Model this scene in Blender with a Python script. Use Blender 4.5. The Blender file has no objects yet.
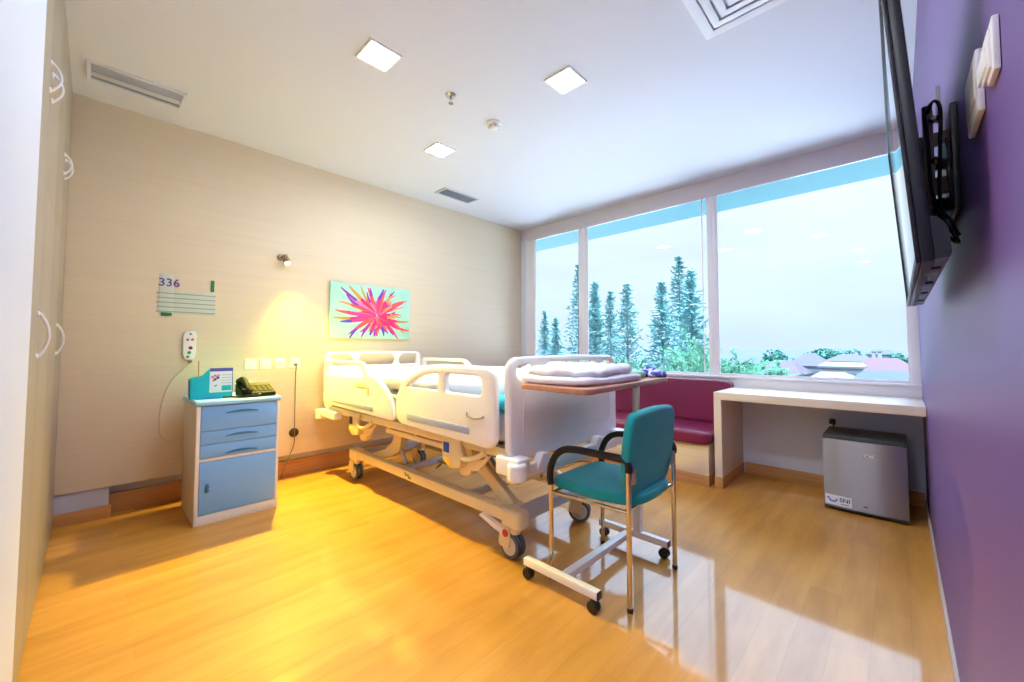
import bpy, bmesh, math, random
from mathutils import Vector, Matrix, noise

# ------------------------------------------------------------------ basics
SC = bpy.context.scene
COL = SC.collection
PI = math.pi
W, L, H, YW = 4.008, 4.284, 2.84, -0.149          # room width (x), depth (y), height, wardrobe front
random.seed(7)


def srgb(r, g, b):
    f = lambda c: (c / 12.92 if c <= 0.04045 else ((c + 0.055) / 1.055) ** 2.4)
    return (f(r / 255.0), f(g / 255.0), f(b / 255.0), 1.0)


def mat(name, rgb, rough=0.5, metal=0.0, coat=0.0, spec=0.5, bump=0.0, bscale=60.0, vary=0.0, vscale=8.0,
        trans=0.0, emit=0.0, sheen=0.0):
    m = bpy.data.materials.new(name)
    m.use_nodes = True
    nt = m.node_tree
    b = nt.nodes['Principled BSDF']
    c = srgb(*rgb)
    b.inputs['Base Color'].default_value = c
    b.inputs['Roughness'].default_value = rough
    b.inputs['Metallic'].default_value = metal
    b.inputs['Coat Weight'].default_value = coat
    b.inputs['Coat Roughness'].default_value = 0.08
    b.inputs['Specular IOR Level'].default_value = spec
    b.inputs['Transmission Weight'].default_value = trans
    if sheen:
        b.inputs['Sheen Weight'].default_value = sheen
    if emit:
        b.inputs['Emission Color'].default_value = c
        b.inputs['Emission Strength'].default_value = emit
    tc = nt.nodes.new('ShaderNodeTexCoord')
    if vary:
        n = nt.nodes.new('ShaderNodeTexNoise')
        n.inputs['Scale'].default_value = vscale
        n.inputs['Detail'].default_value = 4
        nt.links.new(tc.outputs['Object'], n.inputs['Vector'])
        r = nt.nodes.new('ShaderNodeValToRGB')
        r.color_ramp.elements[0].position = 0.3
        r.color_ramp.elements[1].position = 0.7
        r.color_ramp.elements[0].color = (c[0] * (1 - vary), c[1] * (1 - vary), c[2] * (1 - vary), 1)
        r.color_ramp.elements[1].color = (min(1, c[0] * (1 + vary)), min(1, c[1] * (1 + vary)), min(1, c[2] * (1 + vary)), 1)
        nt.links.new(n.outputs['Fac'], r.inputs['Fac'])
        nt.links.new(r.outputs['Color'], b.inputs['Base Color'])
    if bump:
        n2 = nt.nodes.new('ShaderNodeTexNoise')
        n2.inputs['Scale'].default_value = bscale
        n2.inputs['Detail'].default_value = 3
        nt.links.new(tc.outputs['Object'], n2.inputs['Vector'])
        bp = nt.nodes.new('ShaderNodeBump')
        bp.inputs['Strength'].default_value = bump
        bp.inputs['Distance'].default_value = 0.01
        nt.links.new(n2.outputs['Fac'], bp.inputs['Height'])
        nt.links.new(bp.outputs['Normal'], b.inputs['Normal'])
    return m


def grain_mat(name, rgb, axis='x', rough=0.4, amount=0.12, scale=3.0, stretch=14.0, coat=0.0):
    """laminate / wood with streaks running along one axis"""
    m = mat(name, rgb, rough=rough, coat=coat)
    nt = m.node_tree
    b = nt.nodes['Principled BSDF']
    c = srgb(*rgb)
    tc = nt.nodes.new('ShaderNodeTexCoord')
    mp = nt.nodes.new('ShaderNodeMapping')
    s = [stretch * scale] * 3
    s['xyz'.index(axis)] = scale * 0.6
    mp.inputs['Scale'].default_value = s
    n = nt.nodes.new('ShaderNodeTexNoise')
    n.inputs['Scale'].default_value = 1.0
    n.inputs['Detail'].default_value = 5
    r = nt.nodes.new('ShaderNodeValToRGB')
    r.color_ramp.elements[0].position = 0.3
    r.color_ramp.elements[1].position = 0.7
    r.color_ramp.elements[0].color = (c[0] * (1 - amount), c[1] * (1 - amount * 1.2), c[2] * (1 - amount * 1.4), 1)
    r.color_ramp.elements[1].color = (min(1, c[0] * (1 + amount)), min(1, c[1] * (1 + amount)), min(1, c[2] * (1 + amount)), 1)
    nt.links.new(tc.outputs['Object'], mp.inputs['Vector'])
    nt.links.new(mp.outputs['Vector'], n.inputs['Vector'])
    nt.links.new(n.outputs['Fac'], r.inputs['Fac'])
    nt.links.new(r.outputs['Color'], b.inputs['Base Color'])
    return m


# ------------------------------------------------------------------ mesh helpers
def BM():
    return bmesh.new()


def merge(dst, src):
    me = bpy.data.meshes.new('tmp')
    src.to_mesh(me)
    src.free()
    dst.from_mesh(me)
    bpy.data.meshes.remove(me)


def box(bm, x0, x1, y0, y1, z0, z1, bev=0.0, seg=2, M=None, mi=0):
    t = BM()
    bmesh.ops.create_cube(t, size=1.0)
    for v in t.verts:
        v.co = Vector(((x0 + x1) / 2 + v.co.x * (x1 - x0), (y0 + y1) / 2 + v.co.y * (y1 - y0), (z0 + z1) / 2 + v.co.z * (z1 - z0)))
    if bev:
        bmesh.ops.bevel(t, geom=list(t.edges), offset=bev, segments=seg, profile=0.6, affect='EDGES', clamp_overlap=True)
    if M is not None:
        bmesh.ops.transform(t, matrix=M, verts=t.verts)
    for f in t.faces:
        f.material_index = mi
    merge(bm, t)
    return bm


def smooth_path(pts, n=6):
    """Catmull-Rom through the points"""
    P = [Vector(p) for p in pts]
    if len(P) < 3:
        return P
    out = []
    for i in range(len(P) - 1):
        p0, p1, p2, p3 = P[max(i - 1, 0)], P[i], P[i + 1], P[min(i + 2, len(P) - 1)]
        for k in range(n):
            t = k / n
            out.append(0.5 * ((2 * p1) + (-p0 + p2) * t + (2 * p0 - 5 * p1 + 4 * p2 - p3) * t * t + (-p0 + 3 * p1 - 3 * p2 + p3) * t ** 3))
    out.append(P[-1])
    return out


def tube(bm, pts, r, seg=12, closed=False, smooth=0, cap=True, mi=0):
    P = smooth_path(pts, smooth) if smooth else [Vector(p) for p in pts]
    rs = r if isinstance(r, (list, tuple)) else [r] * len(P)
    if len(rs) != len(P):
        rs = [rs[0] + (rs[-1] - rs[0]) * i / (len(P) - 1) for i in range(len(P))]
    rings = []
    n = len(P)
    prev = None
    for i in range(n):
        if closed:
            d = (P[(i + 1) % n] - P[i - 1])
        else:
            d = P[min(i + 1, n - 1)] - P[max(i - 1, 0)]
        d.normalize()
        if prev is None:
            a = Vector((0, 0, 1)) if abs(d.z) < 0.9 else Vector((1, 0, 0))
            u = d.cross(a).normalized()
        else:
            u = (prev - d * prev.dot(d)).normalized()
        prev = u
        v = d.cross(u)
        rings.append([bm.verts.new(P[i] + (u * math.cos(2 * PI * k / seg) + v * math.sin(2 * PI * k / seg)) * rs[i]) for k in range(seg)])
    for i in range(n if closed else n - 1):
        a, b = rings[i], rings[(i + 1) % n]
        for k in range(seg):
            f = bm.faces.new((a[k], a[(k + 1) % seg], b[(k + 1) % seg], b[k]))
            f.material_index = mi
    if not closed and cap:
        bm.faces.new(rings[0][::-1]).material_index = mi
        bm.faces.new(rings[-1]).material_index = mi
    return bm


def lathe(bm, prof, seg=24, M=None, mi=0):
    """profile of (r, h) spun about local z, placed by M"""
    t = BM()
    rings = []
    for r, h in prof:
        if r < 1e-6:
            rings.append([t.verts.new((0, 0, h))])
        else:
            rings.append([t.verts.new((r * math.cos(2 * PI * k / seg), r * math.sin(2 * PI * k / seg), h)) for k in range(seg)])
    for a, b in zip(rings, rings[1:]):
        if len(a) == 1 and len(b) == 1:
            continue
        for k in range(seg):
            if len(a) == 1:
                t.faces.new((a[0], b[k], b[(k + 1) % seg]))
            elif len(b) == 1:
                t.faces.new((a[k], a[(k + 1) % seg], b[0]))
            else:
                t.faces.new((a[k], a[(k + 1) % seg], b[(k + 1) % seg], b[k]))
    for ring, flip in ((rings[0], True), (rings[-1], False)):
        if len(ring) > 1:
            t.faces.new(ring[::-1] if flip else ring)
    if M is not None:
        bmesh.ops.transform(t, matrix=M, verts=t.verts)
    for f in t.faces:
        f.material_index = mi
    bmesh.ops.recalc_face_normals(t, faces=t.faces)
    merge(bm, t)
    return bm


def axis_matrix(loc, axis):
    """matrix whose local z points along axis"""
    q = Vector(axis).normalized().to_track_quat('Z', 'Y')
    return Matrix.Translation(Vector(loc)) @ q.to_matrix().to_4x4()


def fillet(poly, r, n=5):
    """round polygon corners; r a number or one per corner"""
    out = []
    m = len(poly)
    for i in range(m):
        p = Vector(poly[i])
        a = Vector(poly[i - 1]) - p
        b = Vector(poly[(i + 1) % m]) - p
        rr = r[i] if isinstance(r, (list, tuple)) else r
        la, lb = a.length, b.length
        d = min(rr, la * 0.48, lb * 0.48)
        if d < 1e-5:
            out.append(tuple(p))
            continue
        s, e = p + a / la * d, p + b / lb * d
        for k in range(n + 1):
            t = k / n
            q = s * (1 - t) ** 2 + p * 2 * t * (1 - t) + e * t * t
            out.append((q.x, q.y))
    return out


PLANES = {
    'xz': Matrix(((1, 0, 0, 0), (0, 0, -1, 0), (0, 1, 0, 0), (0, 0, 0, 1))),     # u=x, v=z, normal -y
    'yz': Matrix(((0, 0, 1, 0), (1, 0, 0, 0), (0, 1, 0, 0), (0, 0, 0, 1))),      # u=y, v=z, normal +x
    'xy': Matrix.Identity(4),
}


def plate(bm, outer, holes, plane, at, thick, bev=0.004, res=2, mi=0, M=None):
    """2D outline with holes, extruded about coordinate `at` of the plane's normal axis, rounded edges"""
    cu = bpy.data.curves.new('tmpc', 'CURVE')
    cu.dimensions = '2D'
    cu.fill_mode = 'BOTH'
    cu.extrude = max(thick / 2 - bev, 0.0)
    cu.bevel_depth = bev
    cu.bevel_resolution = res
    cu.offset = -bev
    for pl in [outer] + list(holes):
        sp = cu.splines.new('POLY')
        sp.points.add(len(pl) - 1)
        for p, q in zip(sp.points, pl):
            p.co = (q[0], q[1], 0, 1)
        sp.use_cyclic_u = True
    o = bpy.data.objects.new('tmpo', cu)
    me = o.to_mesh()
    t = BM()
    t.from_mesh(me)
    o.to_mesh_clear()
    bpy.data.objects.remove(o)
    bpy.data.curves.remove(cu)
    T = PLANES[plane].copy()
    off = {'xz': Vector((0, at, 0)), 'yz': Vector((at, 0, 0)), 'xy': Vector((0, 0, at))}[plane]
    T = Matrix.Translation(off) @ T
    if M is not None:
        T = M @ T
    bmesh.ops.transform(t, matrix=T, verts=t.verts)
    bmesh.ops.remove_doubles(t, verts=t.verts, dist=1e-5)
    bmesh.ops.recalc_face_normals(t, faces=t.faces)
    for f in t.faces:
        f.material_index = mi
    merge(bm, t)
    return bm


def text(bm, s, size, M, depth=0.0006, mi=0, bold=0.0, spacing=1.0):
    cu = bpy.data.curves.new('tmpt', 'FONT')
    cu.body = s
    cu.size = size
    cu.extrude = depth
    cu.offset = bold
    cu.space_character = spacing
    cu.align_x = 'CENTER'
    cu.align_y = 'CENTER'
    o = bpy.data.objects.new('tmpo', cu)
    me = o.to_mesh()
    t = BM()
    t.from_mesh(me)
    o.to_mesh_clear()
    bpy.data.objects.remove(o)
    bpy.data.curves.remove(cu)
    bmesh.ops.transform(t, matrix=M, verts=t.verts)
    for f in t.faces:
        f.material_index = mi
    merge(bm, t)
    return bm


def rrect(u0, u1, v0, v1, r, n=5):
    return fillet([(u0, v0), (u1, v0), (u1, v1), (u0, v1)], r, n)


def prism(bm, poly, plane, a, b, mi=0):
    """plain extrusion of a polygon between normal-axis coordinates a and b"""
    def P(u, v, w):
        return {'xz': (u, w, v), 'yz': (w, u, v), 'xy': (u, v, w)}[plane]
    t = BM()
    A = [t.verts.new(P(u, v, a)) for u, v in poly]
    B = [t.verts.new(P(u, v, b)) for u, v in poly]
    n = len(poly)
    t.faces.new(A)
    t.faces.new(B[::-1])
    for i in range(n):
        t.faces.new((A[i], B[i], B[(i + 1) % n], A[(i + 1) % n]))
    bmesh.ops.recalc_face_normals(t, faces=t.faces)
    for f in t.faces:
        f.material_index = mi
    merge(bm, t)
    return bm


def cushion(bm, x0, x1, y0, y1, z0, z1, nx=16, ny=16, p=4.0, amp=0.0, fr=6.0, seed=0, flat=0.55, mi=0, zamp=0.0):
    """soft pad: rounded box with puffed faces and optional wrinkles"""
    t = BM()
    bmesh.ops.create_cube(t, size=2.0)
    bmesh.ops.subdivide_edges(t, edges=list(t.edges), cuts=nx, use_grid_fill=True)
    sx, sy, sz = (x1 - x0) / 2, (y1 - y0) / 2, (z1 - z0) / 2
    c = Vector(((x0 + x1) / 2, (y0 + y1) / 2, (z0 + z1) / 2))
    for v in t.verts:
        a = v.co.copy()
        q = (abs(a.x) ** p + abs(a.y) ** p + abs(a.z) ** (p * flat)) ** (1 / p)
        a = a / max(q, 1e-6)
        w = Vector((a.x * sx, a.y * sy, a.z * sz))
        if amp:
            k = noise.noise(Vector((w.x * fr + seed * 3.1, w.y * fr, w.z * fr * 1.5)))
            k2 = noise.noise(Vector((w.x * fr * 2.7, w.y * fr * 2.7 + seed, w.z * fr * 2)))
            w += a.normalized() * amp * (k + 0.5 * k2)
        if zamp and w.z > -sz * 0.5:
            k = noise.noise(Vector((w.x * fr + 7.3 * seed, w.y * fr * 0.8, 1.7))) + 0.6 * noise.noise(Vector((w.x * fr * 2.2 + w.y * fr, w.y * fr * 2.2, seed)))
            w.z += zamp * k
        w.z = min(max(w.z, -sz), sz * 1.6)
        v.co = c + w
    for f in t.faces:
        f.material_index = mi
    merge(bm, t)
    return bm


ROOT = {}


def _props(o, label=None, cat=None, group=None, kind=None):
    if label:
        o['label'] = label
    if cat:
        o['category'] = cat
    if group:
        o['group'] = group
    if kind:
        o['kind'] = kind


def thing(name, label, cat, loc=(0, 0, 0), group=None, kind=None):
    o = bpy.data.objects.new(name, None)
    o.empty_display_size = 0.1
    o.location = loc
    COL.objects.link(o)
    ROOT[o.name] = Vector(loc)
    _props(o, label, cat, group, kind)
    return o


def obj(name, bm, mats, parent=None, label=None, cat=None, group=None, kind=None, smooth=38, base=None):
    """link one mesh object; geometry is given in world coordinates"""
    me = bpy.data.meshes.new(name)
    bm.to_mesh(me)
    bm.free()
    for m in (mats if isinstance(mats, (list, tuple)) else [mats]):
        me.materials.append(m)
    if smooth:
        me.polygons.foreach_set('use_smooth', [True] * len(me.polygons))
        me.set_sharp_from_angle(angle=math.radians(smooth))
    o = bpy.data.objects.new(name, me)
    COL.objects.link(o)
    if parent is not None:
        off = ROOT[parent.name]
        o.parent = parent
    else:
        if base is None:
            xs = [v.co for v in me.vertices]
            lo = Vector((min(v.x for v in xs), min(v.y for v in xs), min(v.z for v in xs)))
            hi = Vector((max(v.x for v in xs), max(v.y for v in xs), max(v.z for v in xs)))
            base = Vector(((lo.x + hi.x) / 2, (lo.y + hi.y) / 2, lo.z))
        off = Vector(base)
        o.location = off
    me.transform(Matrix.Translation(-off))
    ROOT[o.name] = off
    _props(o, label, cat, group, kind)
    return o


def struct(name, bm, mats, parent=None, smooth=38):
    return obj(name, bm, mats, parent, kind='structure', smooth=smooth)


def dup(root, loc, label, name=None):
    """copy a thing, its parts and their sub-parts"""
    r = root.copy()
    COL.objects.link(r)
    r.location = loc
    r['label'] = label
    ROOT[r.name] = Vector(loc)
    for ch in list(root.children):
        c = ch.copy()
        COL.objects.link(c)
        c.parent = r
        for g in list(ch.children):
            d = g.copy()
            COL.objects.link(d)
            d.parent = c
    return r


# ------------------------------------------------------------------ camera
def make_camera():
    cd = bpy.data.cameras.new('camera')
    cd.sensor_width = 36.0
    cd.lens = 401.8 / 1024 * 36.0
    cd.shift_y = -(341 - 331.0) / 1024
    cd.clip_start = 0.02
    cd.clip_end = 600
    co = bpy.data.objects.new('camera', cd)
    COL.objects.link(co)
    a, t, r = -0.7663, 0.0423, 0.0003
    fwd = Vector((math.sin(a), math.cos(a), 0))
    rt = Vector((math.cos(a), -math.sin(a), 0))
    up = Vector((0, 0, 1))
    f2 = fwd * math.cos(t) + up * math.sin(t)
    u2 = up * math.cos(t) - fwd * math.sin(t)
    r3 = rt * math.cos(r) + u2 * math.sin(r)
    u3 = u2 * math.cos(r) - rt * math.sin(r)
    M = Matrix(((r3.x, u3.x, -f2.x, 3.895), (r3.y, u3.y, -f2.y, 0.0), (r3.z, u3.z, -f2.z, 1.15), (0, 0, 0, 1)))
    co.matrix_world = M
    SC.camera = co


make_camera()

# ------------------------------------------------------------------ materials
M = {}
M['ceiling'] = mat('ceiling_paint', (214, 219, 230), rough=0.7)
M['cream_panel'] = grain_mat('cream_wall_laminate', (228, 213, 185), axis='y', rough=0.5, amount=0.025, scale=1.2, stretch=40)
M['grey_paint'] = mat('grey_recess_paint', (196, 200, 214), rough=0.6)
M['white_paint'] = mat('white_wall_paint', (222, 230, 242), rough=0.6)
M['purple'] = mat('purple_wall_paint', (108, 80, 146), rough=0.42, spec=0.5, vary=0.04, vscale=1.5)
M['window_white'] = mat('window_frame_white', (242, 242, 248), rough=0.4)
M['bulkhead'] = mat('bulkhead_grey', (222, 220, 228), rough=0.55)
M['base_wood'] = grain_mat('baseboard_wood', (205, 150, 92), axis='y', rough=0.4, amount=0.12)
M['base_wood_x'] = grain_mat('baseboard_wood_long', (205, 150, 92), axis='x', rough=0.4, amount=0.12)
M['base_tan'] = mat('baseboard_tan', (196, 178, 160), rough=0.5)
M['wardrobe'] = grain_mat('wardrobe_laminate', (162, 152, 136), axis='z', rough=0.45, amount=0.06, scale=1.6, stretch=22)
M['wardrobe_gap'] = mat('wardrobe_seam', (216, 208, 196), rough=0.6)
M['white_plastic'] = mat('white_plastic', (238, 238, 236), rough=0.35)
M['bed_white'] = mat('bed_white_plastic', (250, 249, 247), rough=0.32, spec=0.5)
M['bed_beige'] = mat('bed_beige_enamel', (238, 224, 182), rough=0.35)
M['bed_dark'] = mat('bed_mechanism_grey', (150, 138, 122), rough=0.45)
M['blue_grey'] = mat('blue_grey_strip', (172, 184, 216), rough=0.4)
M['blue_label'] = mat('blue_label', (24, 88, 190), rough=0.4)
M['navy_label'] = mat('navy_label', (52, 58, 92), rough=0.4)
M['yellow_label'] = mat('yellow_patch', (240, 200, 80), rough=0.4)
M['red_dot'] = mat('red_dot', (206, 40, 60), rough=0.4)
M['green_logo'] = mat('green_logo', (120, 150, 60), rough=0.5)
M['rubber'] = mat('dark_rubber', (46, 48, 52), rough=0.55)
M['tyre_grey'] = mat('tyre_grey', (92, 98, 104), rough=0.6)
M['wheel_grey'] = mat('wheel_disc_grey', (214, 212, 206), rough=0.4)
M['black'] = mat('black_plastic', (22, 22, 24), rough=0.35)
M['black_soft'] = mat('black_foam', (20, 20, 22), rough=0.5, bump=0.1, bscale=200)
M['steel'] = mat('chrome_steel', (214, 208, 200), rough=0.14, metal=1.0)
M['steel_satin'] = mat('satin_steel', (190, 192, 196), rough=0.32, metal=1.0)
M['white_metal'] = mat('white_enamel_metal', (248, 246, 244), rough=0.35)
M['teal_fabric'] = mat('teal_upholstery', (2, 160, 162), rough=0.75, bump=0.15, bscale=320, vary=0.06, vscale=30, sheen=0.15)
M['teal_plastic'] = mat('teal_plastic', (24, 188, 204), rough=0.35)
M['teal_sheet'] = mat('teal_sheet', (40, 186, 206), rough=0.8, bump=0.1, bscale=60)
M['linen'] = mat('white_linen', (242, 242, 246), rough=0.85, bump=0.12, bscale=30)
M['mattress'] = mat('mattress_cover', (226, 230, 242), rough=0.7)
M['magenta'] = mat('burgundy_vinyl', (118, 20, 74), rough=0.33, spec=0.55, bump=0.04, bscale=25, vary=0.05, vscale=6)
M['bench_wood'] = grain_mat('pale_oak_laminate', (232, 216, 190), axis='x', rough=0.42, amount=0.05)
M['desk_wood'] = grain_mat('desk_oak_laminate', (226, 214, 198), axis='x', rough=0.4, amount=0.06)
M['desk_wood_v'] = grain_mat('desk_oak_laminate_upright', (226, 214, 198), axis='z', rough=0.4, amount=0.06)
M['table_wood'] = grain_mat('pinkish_wood_laminate', (196, 140, 116), axis='y', rough=0.4, amount=0.08)
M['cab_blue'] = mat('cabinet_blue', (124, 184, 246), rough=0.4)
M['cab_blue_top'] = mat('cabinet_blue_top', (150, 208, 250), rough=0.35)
M['cab_white'] = mat('cabinet_white', (232, 232, 228), rough=0.4)
M['cab_side'] = mat('cabinet_beige', (218, 206, 190), rough=0.45)
M['cab_pull'] = mat('cabinet_pull_blue', (52, 120, 172), rough=0.4)
M['fridge_dark'] = mat('fridge_dark_body', (72, 78, 84), rough=0.4, metal=0.3)
M['phone'] = mat('phone_olive_black', (26, 26, 22), rough=0.7, spec=0.2)
M['phone_key'] = mat('phone_key', (72, 68, 58), rough=0.7, spec=0.2)
M['phone_screen'] = mat('phone_display', (50, 52, 46), rough=0.6, spec=0.2)
M['green'] = mat('green_card', (20, 118, 78), rough=0.5)
M['purple_ink'] = mat('violet_ink', (86, 70, 150), rough=0.5)
M['sign_film'] = mat('pale_sign_film', (206, 214, 202), rough=0.3)
M['sign_line'] = mat('grey_green_line', (140, 160, 138), rough=0.4)
M['card_white'] = mat('card_white', (236, 240, 250), rough=0.5)
M['card_purple'] = mat('card_violet', (84, 84, 172), rough=0.5)
M['pink'] = mat('pink_print', (226, 120, 160), rough=0.6)
M['orange_button'] = mat('orange_button', (224, 110, 70), rough=0.4)
M['red_button'] = mat('maroon_button', (150, 36, 60), rough=0.4)
M['green_button'] = mat('green_button', (50, 150, 70), rough=0.4)
M['blue_button'] = mat('slate_button', (104, 124, 150), rough=0.4)
M['cord_grey'] = mat('grey_cord', (120, 104, 88), rough=0.5)
M['cord_pale'] = mat('pale_cord', (206, 192, 168), rough=0.5)
M['brown'] = mat('dark_brown_plastic', (62, 44, 30), rough=0.5)
M['brass'] = mat('nickel_lamp', (170, 160, 138), rough=0.3, metal=0.9)
M['grille'] = mat('grille_grey', (196, 202, 212), rough=0.4)
M['grille_dark'] = mat('grille_shadow_gap', (120, 128, 140), rough=0.5)
M['grille_white'] = mat('diffuser_white', (226, 232, 242), rough=0.4)
M['duct'] = mat('duct_interior', (84, 90, 100), rough=0.7)
M['towel_green'] = mat('pale_green_towel', (150, 216, 178), rough=0.85)
M['yellow_green'] = mat('yellow_green_hem', (170, 180, 40), rough=0.8)


def emission(name, rgb, strength):
    m = bpy.data.materials.new(name)
    m.use_nodes = True
    nt = m.node_tree
    nt.nodes.clear()
    e = nt.nodes.new('ShaderNodeEmission')
    e.inputs['Color'].default_value = srgb(*rgb)
    e.inputs['Strength'].default_value = strength
    o = nt.nodes.new('ShaderNodeOutputMaterial')
    nt.links.new(e.outputs[0], o.inputs[0])
    return m


M['lamp_panel'] = emission('led_panel', (232, 241, 255), 140.0)
M['bulb'] = emission('warm_bulb', (255, 214, 140), 18.0)


def glass_mat():
    m = bpy.data.materials.new('window_glass')
    m.use_nodes = True
    nt = m.node_tree
    nt.nodes.clear()
    tr = nt.nodes.new('ShaderNodeBsdfTransparent')
    tr.inputs['Color'].default_value = (0.95, 0.985, 0.99, 1)
    gl = nt.nodes.new('ShaderNodeBsdfGlossy')
    gl.inputs['Roughness'].default_value = 0.02
    fr = nt.nodes.new('ShaderNodeFresnel')
    fr.inputs['IOR'].default_value = 1.22
    mx = nt.nodes.new('ShaderNodeMixShader')
    o = nt.nodes.new('ShaderNodeOutputMaterial')
    nt.links.new(fr.outputs[0], mx.inputs['Fac'])
    nt.links.new(tr.outputs[0], mx.inputs[1])
    nt.links.new(gl.outputs[0], mx.inputs[2])
    nt.links.new(mx.outputs[0], o.inputs[0])
    return m


M['glass'] = glass_mat()


def floor_mat():
    m = mat('honey_laminate_floor', (216, 160, 92), rough=0.5, spec=0.25)
    nt = m.node_tree
    b = nt.nodes['Principled BSDF']
    tc = nt.nodes.new('ShaderNodeTexCoord')
    mp = nt.nodes.new('ShaderNodeMapping')
    mp.inputs['Rotation'].default_value = (0, 0, PI / 2)
    br = nt.nodes.new('ShaderNodeTexBrick')
    br.offset = 0.37
    br.inputs['Scale'].default_value = 1.0
    br.inputs['Brick Width'].default_value = 1.15
    br.inputs['Row Height'].default_value = 0.115
    br.inputs['Mortar Size'].default_value = 0.0008
    br.inputs['Mortar Smooth'].default_value = 0.2
    br.inputs['Color1'].default_value = srgb(210, 152, 68)
    br.inputs['Color2'].default_value = srgb(200, 142, 58)
    br.inputs['Mortar'].default_value = srgb(184, 128, 64)
    nt.links.new(tc.outputs['Object'], mp.inputs['Vector'])
    nt.links.new(mp.outputs['Vector'], br.inputs['Vector'])
    mp2 = nt.nodes.new('ShaderNodeMapping')
    mp2.inputs['Scale'].default_value = (11, 1.7, 1)
    n = nt.nodes.new('ShaderNodeTexNoise')
    n.inputs['Scale'].default_value = 1.0
    n.inputs['Detail'].default_value = 5
    n.inputs['Roughness'].default_value = 0.6
    nt.links.new(tc.outputs['Object'], mp2.inputs['Vector'])
    nt.links.new(mp2.outputs['Vector'], n.inputs['Vector'])
    r = nt.nodes.new('ShaderNodeValToRGB')
    r.color_ramp.elements[0].position = 0.32
    r.color_ramp.elements[0].color = (0.84, 0.79, 0.72, 1)
    r.color_ramp.elements[1].position = 0.62
    r.color_ramp.elements[1].color = (1.06, 1.05, 1.04, 1)
    nt.links.new(n.outputs['Fac'], r.inputs['Fac'])
    mx = nt.nodes.new('ShaderNodeMix')
    mx.data_type = 'RGBA'
    mx.blend_type = 'MULTIPLY'
    mx.inputs['Factor'].default_value = 1.0
    nt.links.new(br.outputs['Color'], mx.inputs['A'])
    nt.links.new(r.outputs['Color'], mx.inputs['B'])
    nt.links.new(mx.outputs['Result'], b.inputs['Base Color'])
    b.inputs['Coat Weight'].default_value = 0.6
    b.inputs['Coat IOR'].default_value = 1.45
    b.inputs['Coat Roughness'].default_value = 0.07
    return m


M['floor'] = floor_mat()


def brushed_mat():
    m = mat('brushed_stainless', (168, 170, 176), rough=0.3, metal=0.92)
    nt = m.node_tree
    b = nt.nodes['Principled BSDF']
    b.inputs['Anisotropic'].default_value = 0.95
    b.inputs['Anisotropic Rotation'].default_value = 0.25
    tg = nt.nodes.new('ShaderNodeTangent')
    tg.direction_type = 'RADIAL'
    tg.axis = 'Z'
    nt.links.new(tg.outputs[0], b.inputs['Tangent'])
    tc = nt.nodes.new('ShaderNodeTexCoord')
    mp = nt.nodes.new('ShaderNodeMapping')
    mp.inputs['Scale'].default_value = (3, 3, 260)
    n = nt.nodes.new('ShaderNodeTexNoise')
    n.inputs['Scale'].default_value = 1.0
    r = nt.nodes.new('ShaderNodeMapRange')
    r.inputs['To Min'].default_value = 0.30
    r.inputs['To Max'].default_value = 0.40
    nt.links.new(tc.outputs['Object'], mp.inputs['Vector'])
    nt.links.new(mp.outputs['Vector'], n.inputs['Vector'])
    nt.links.new(n.outputs['Fac'], r.inputs['Value'])
    nt.links.new(r.outputs['Result'], b.inputs['Roughness'])
    return m


M['brushed'] = brushed_mat()
M['tv_screen'] = mat('glossy_black_screen', (8, 10, 14), rough=0.04, spec=0.8, coat=1.0)
M['tv_bezel'] = mat('dark_tv_shell', (12, 12, 16), rough=0.38)

# ------------------------------------------------------------------ room shell
YB = -2.6           # far end of the room behind the camera
XP = 2.95           # end of the white pier beside the wardrobe
bm = BM(); box(bm, -0.22, W + 0.1, YB, L + 0.05, -0.1, 0.0); struct('floor', bm, M['floor'])
bm = BM(); box(bm, -0.12, W + 0.1, YB, 4.275, H, H + 0.1); struct('ceiling', bm, M['ceiling'])

# head wall: cladding standing proud of a recessed toe
bm = BM()
box(bm, -0.012, 0.0, YW - 0.6, 4.235, 0.208, H, bev=0.002)
struct('wall_left', bm, M['cream_panel'])
bm = BM()
box(bm, -0.22, -0.11, YW - 0.6, L + 0.05, 0, H)
box(bm, -0.11, -0.013, YW - 0.6, 0.10, 0, 0.3)
box(bm, -0.11, -0.013, 0.10, L, 0.30, 0.34)
struct('wall_left_core', bm, M['grey_paint'])
bm = BM()
box(bm, -0.111, -0.098, 0.10, L - 0.06, 0, 0.135, bev=0.002)
box(bm, -0.014, -0.003, YW, 0.112, 0, 0.085, bev=0.002)
struct('baseboard_left', bm, M['base_wood'])

# window wall
bm = BM()
box(bm, -0.12, W + 0.1, 4.22, L + 0.06, 0, 0.775)
struct('wall_back', bm, M['white_paint'])
bm = BM()
box(bm, -0.12, W, 4.255, 4.27, 2.668, H + 0.1, bev=0.002)
for xx in (1.05, 2.58):
    box(bm, xx - 0.0015, xx + 0.0015, 4.2535, 4.256, 2.668, H)
struct('trim_1', bm, M['bulkhead'])
bm = BM()
box(bm, -0.055, 0.09, 4.245, L + 0.015, 0.775, 2.70, bev=0.003)
struct('trim_2', bm, M['white_paint'])
bm = BM()
box(bm, 2.84, W - 0.01, 4.198, 4.221, 0, 0.10, bev=0.003)
struct('baseboard_back', bm, M['base_wood_x'])
# sill band
bm = BM()
box(bm, 0.05, W, 4.235, L + 0.06, 0.776, 0.872, bev=0.003)
box(bm, 0.05, W, 4.215, L + 0.06, 0.862, 0.882, bev=0.004)
struct('trim_3', bm, M['window_white'])


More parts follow.
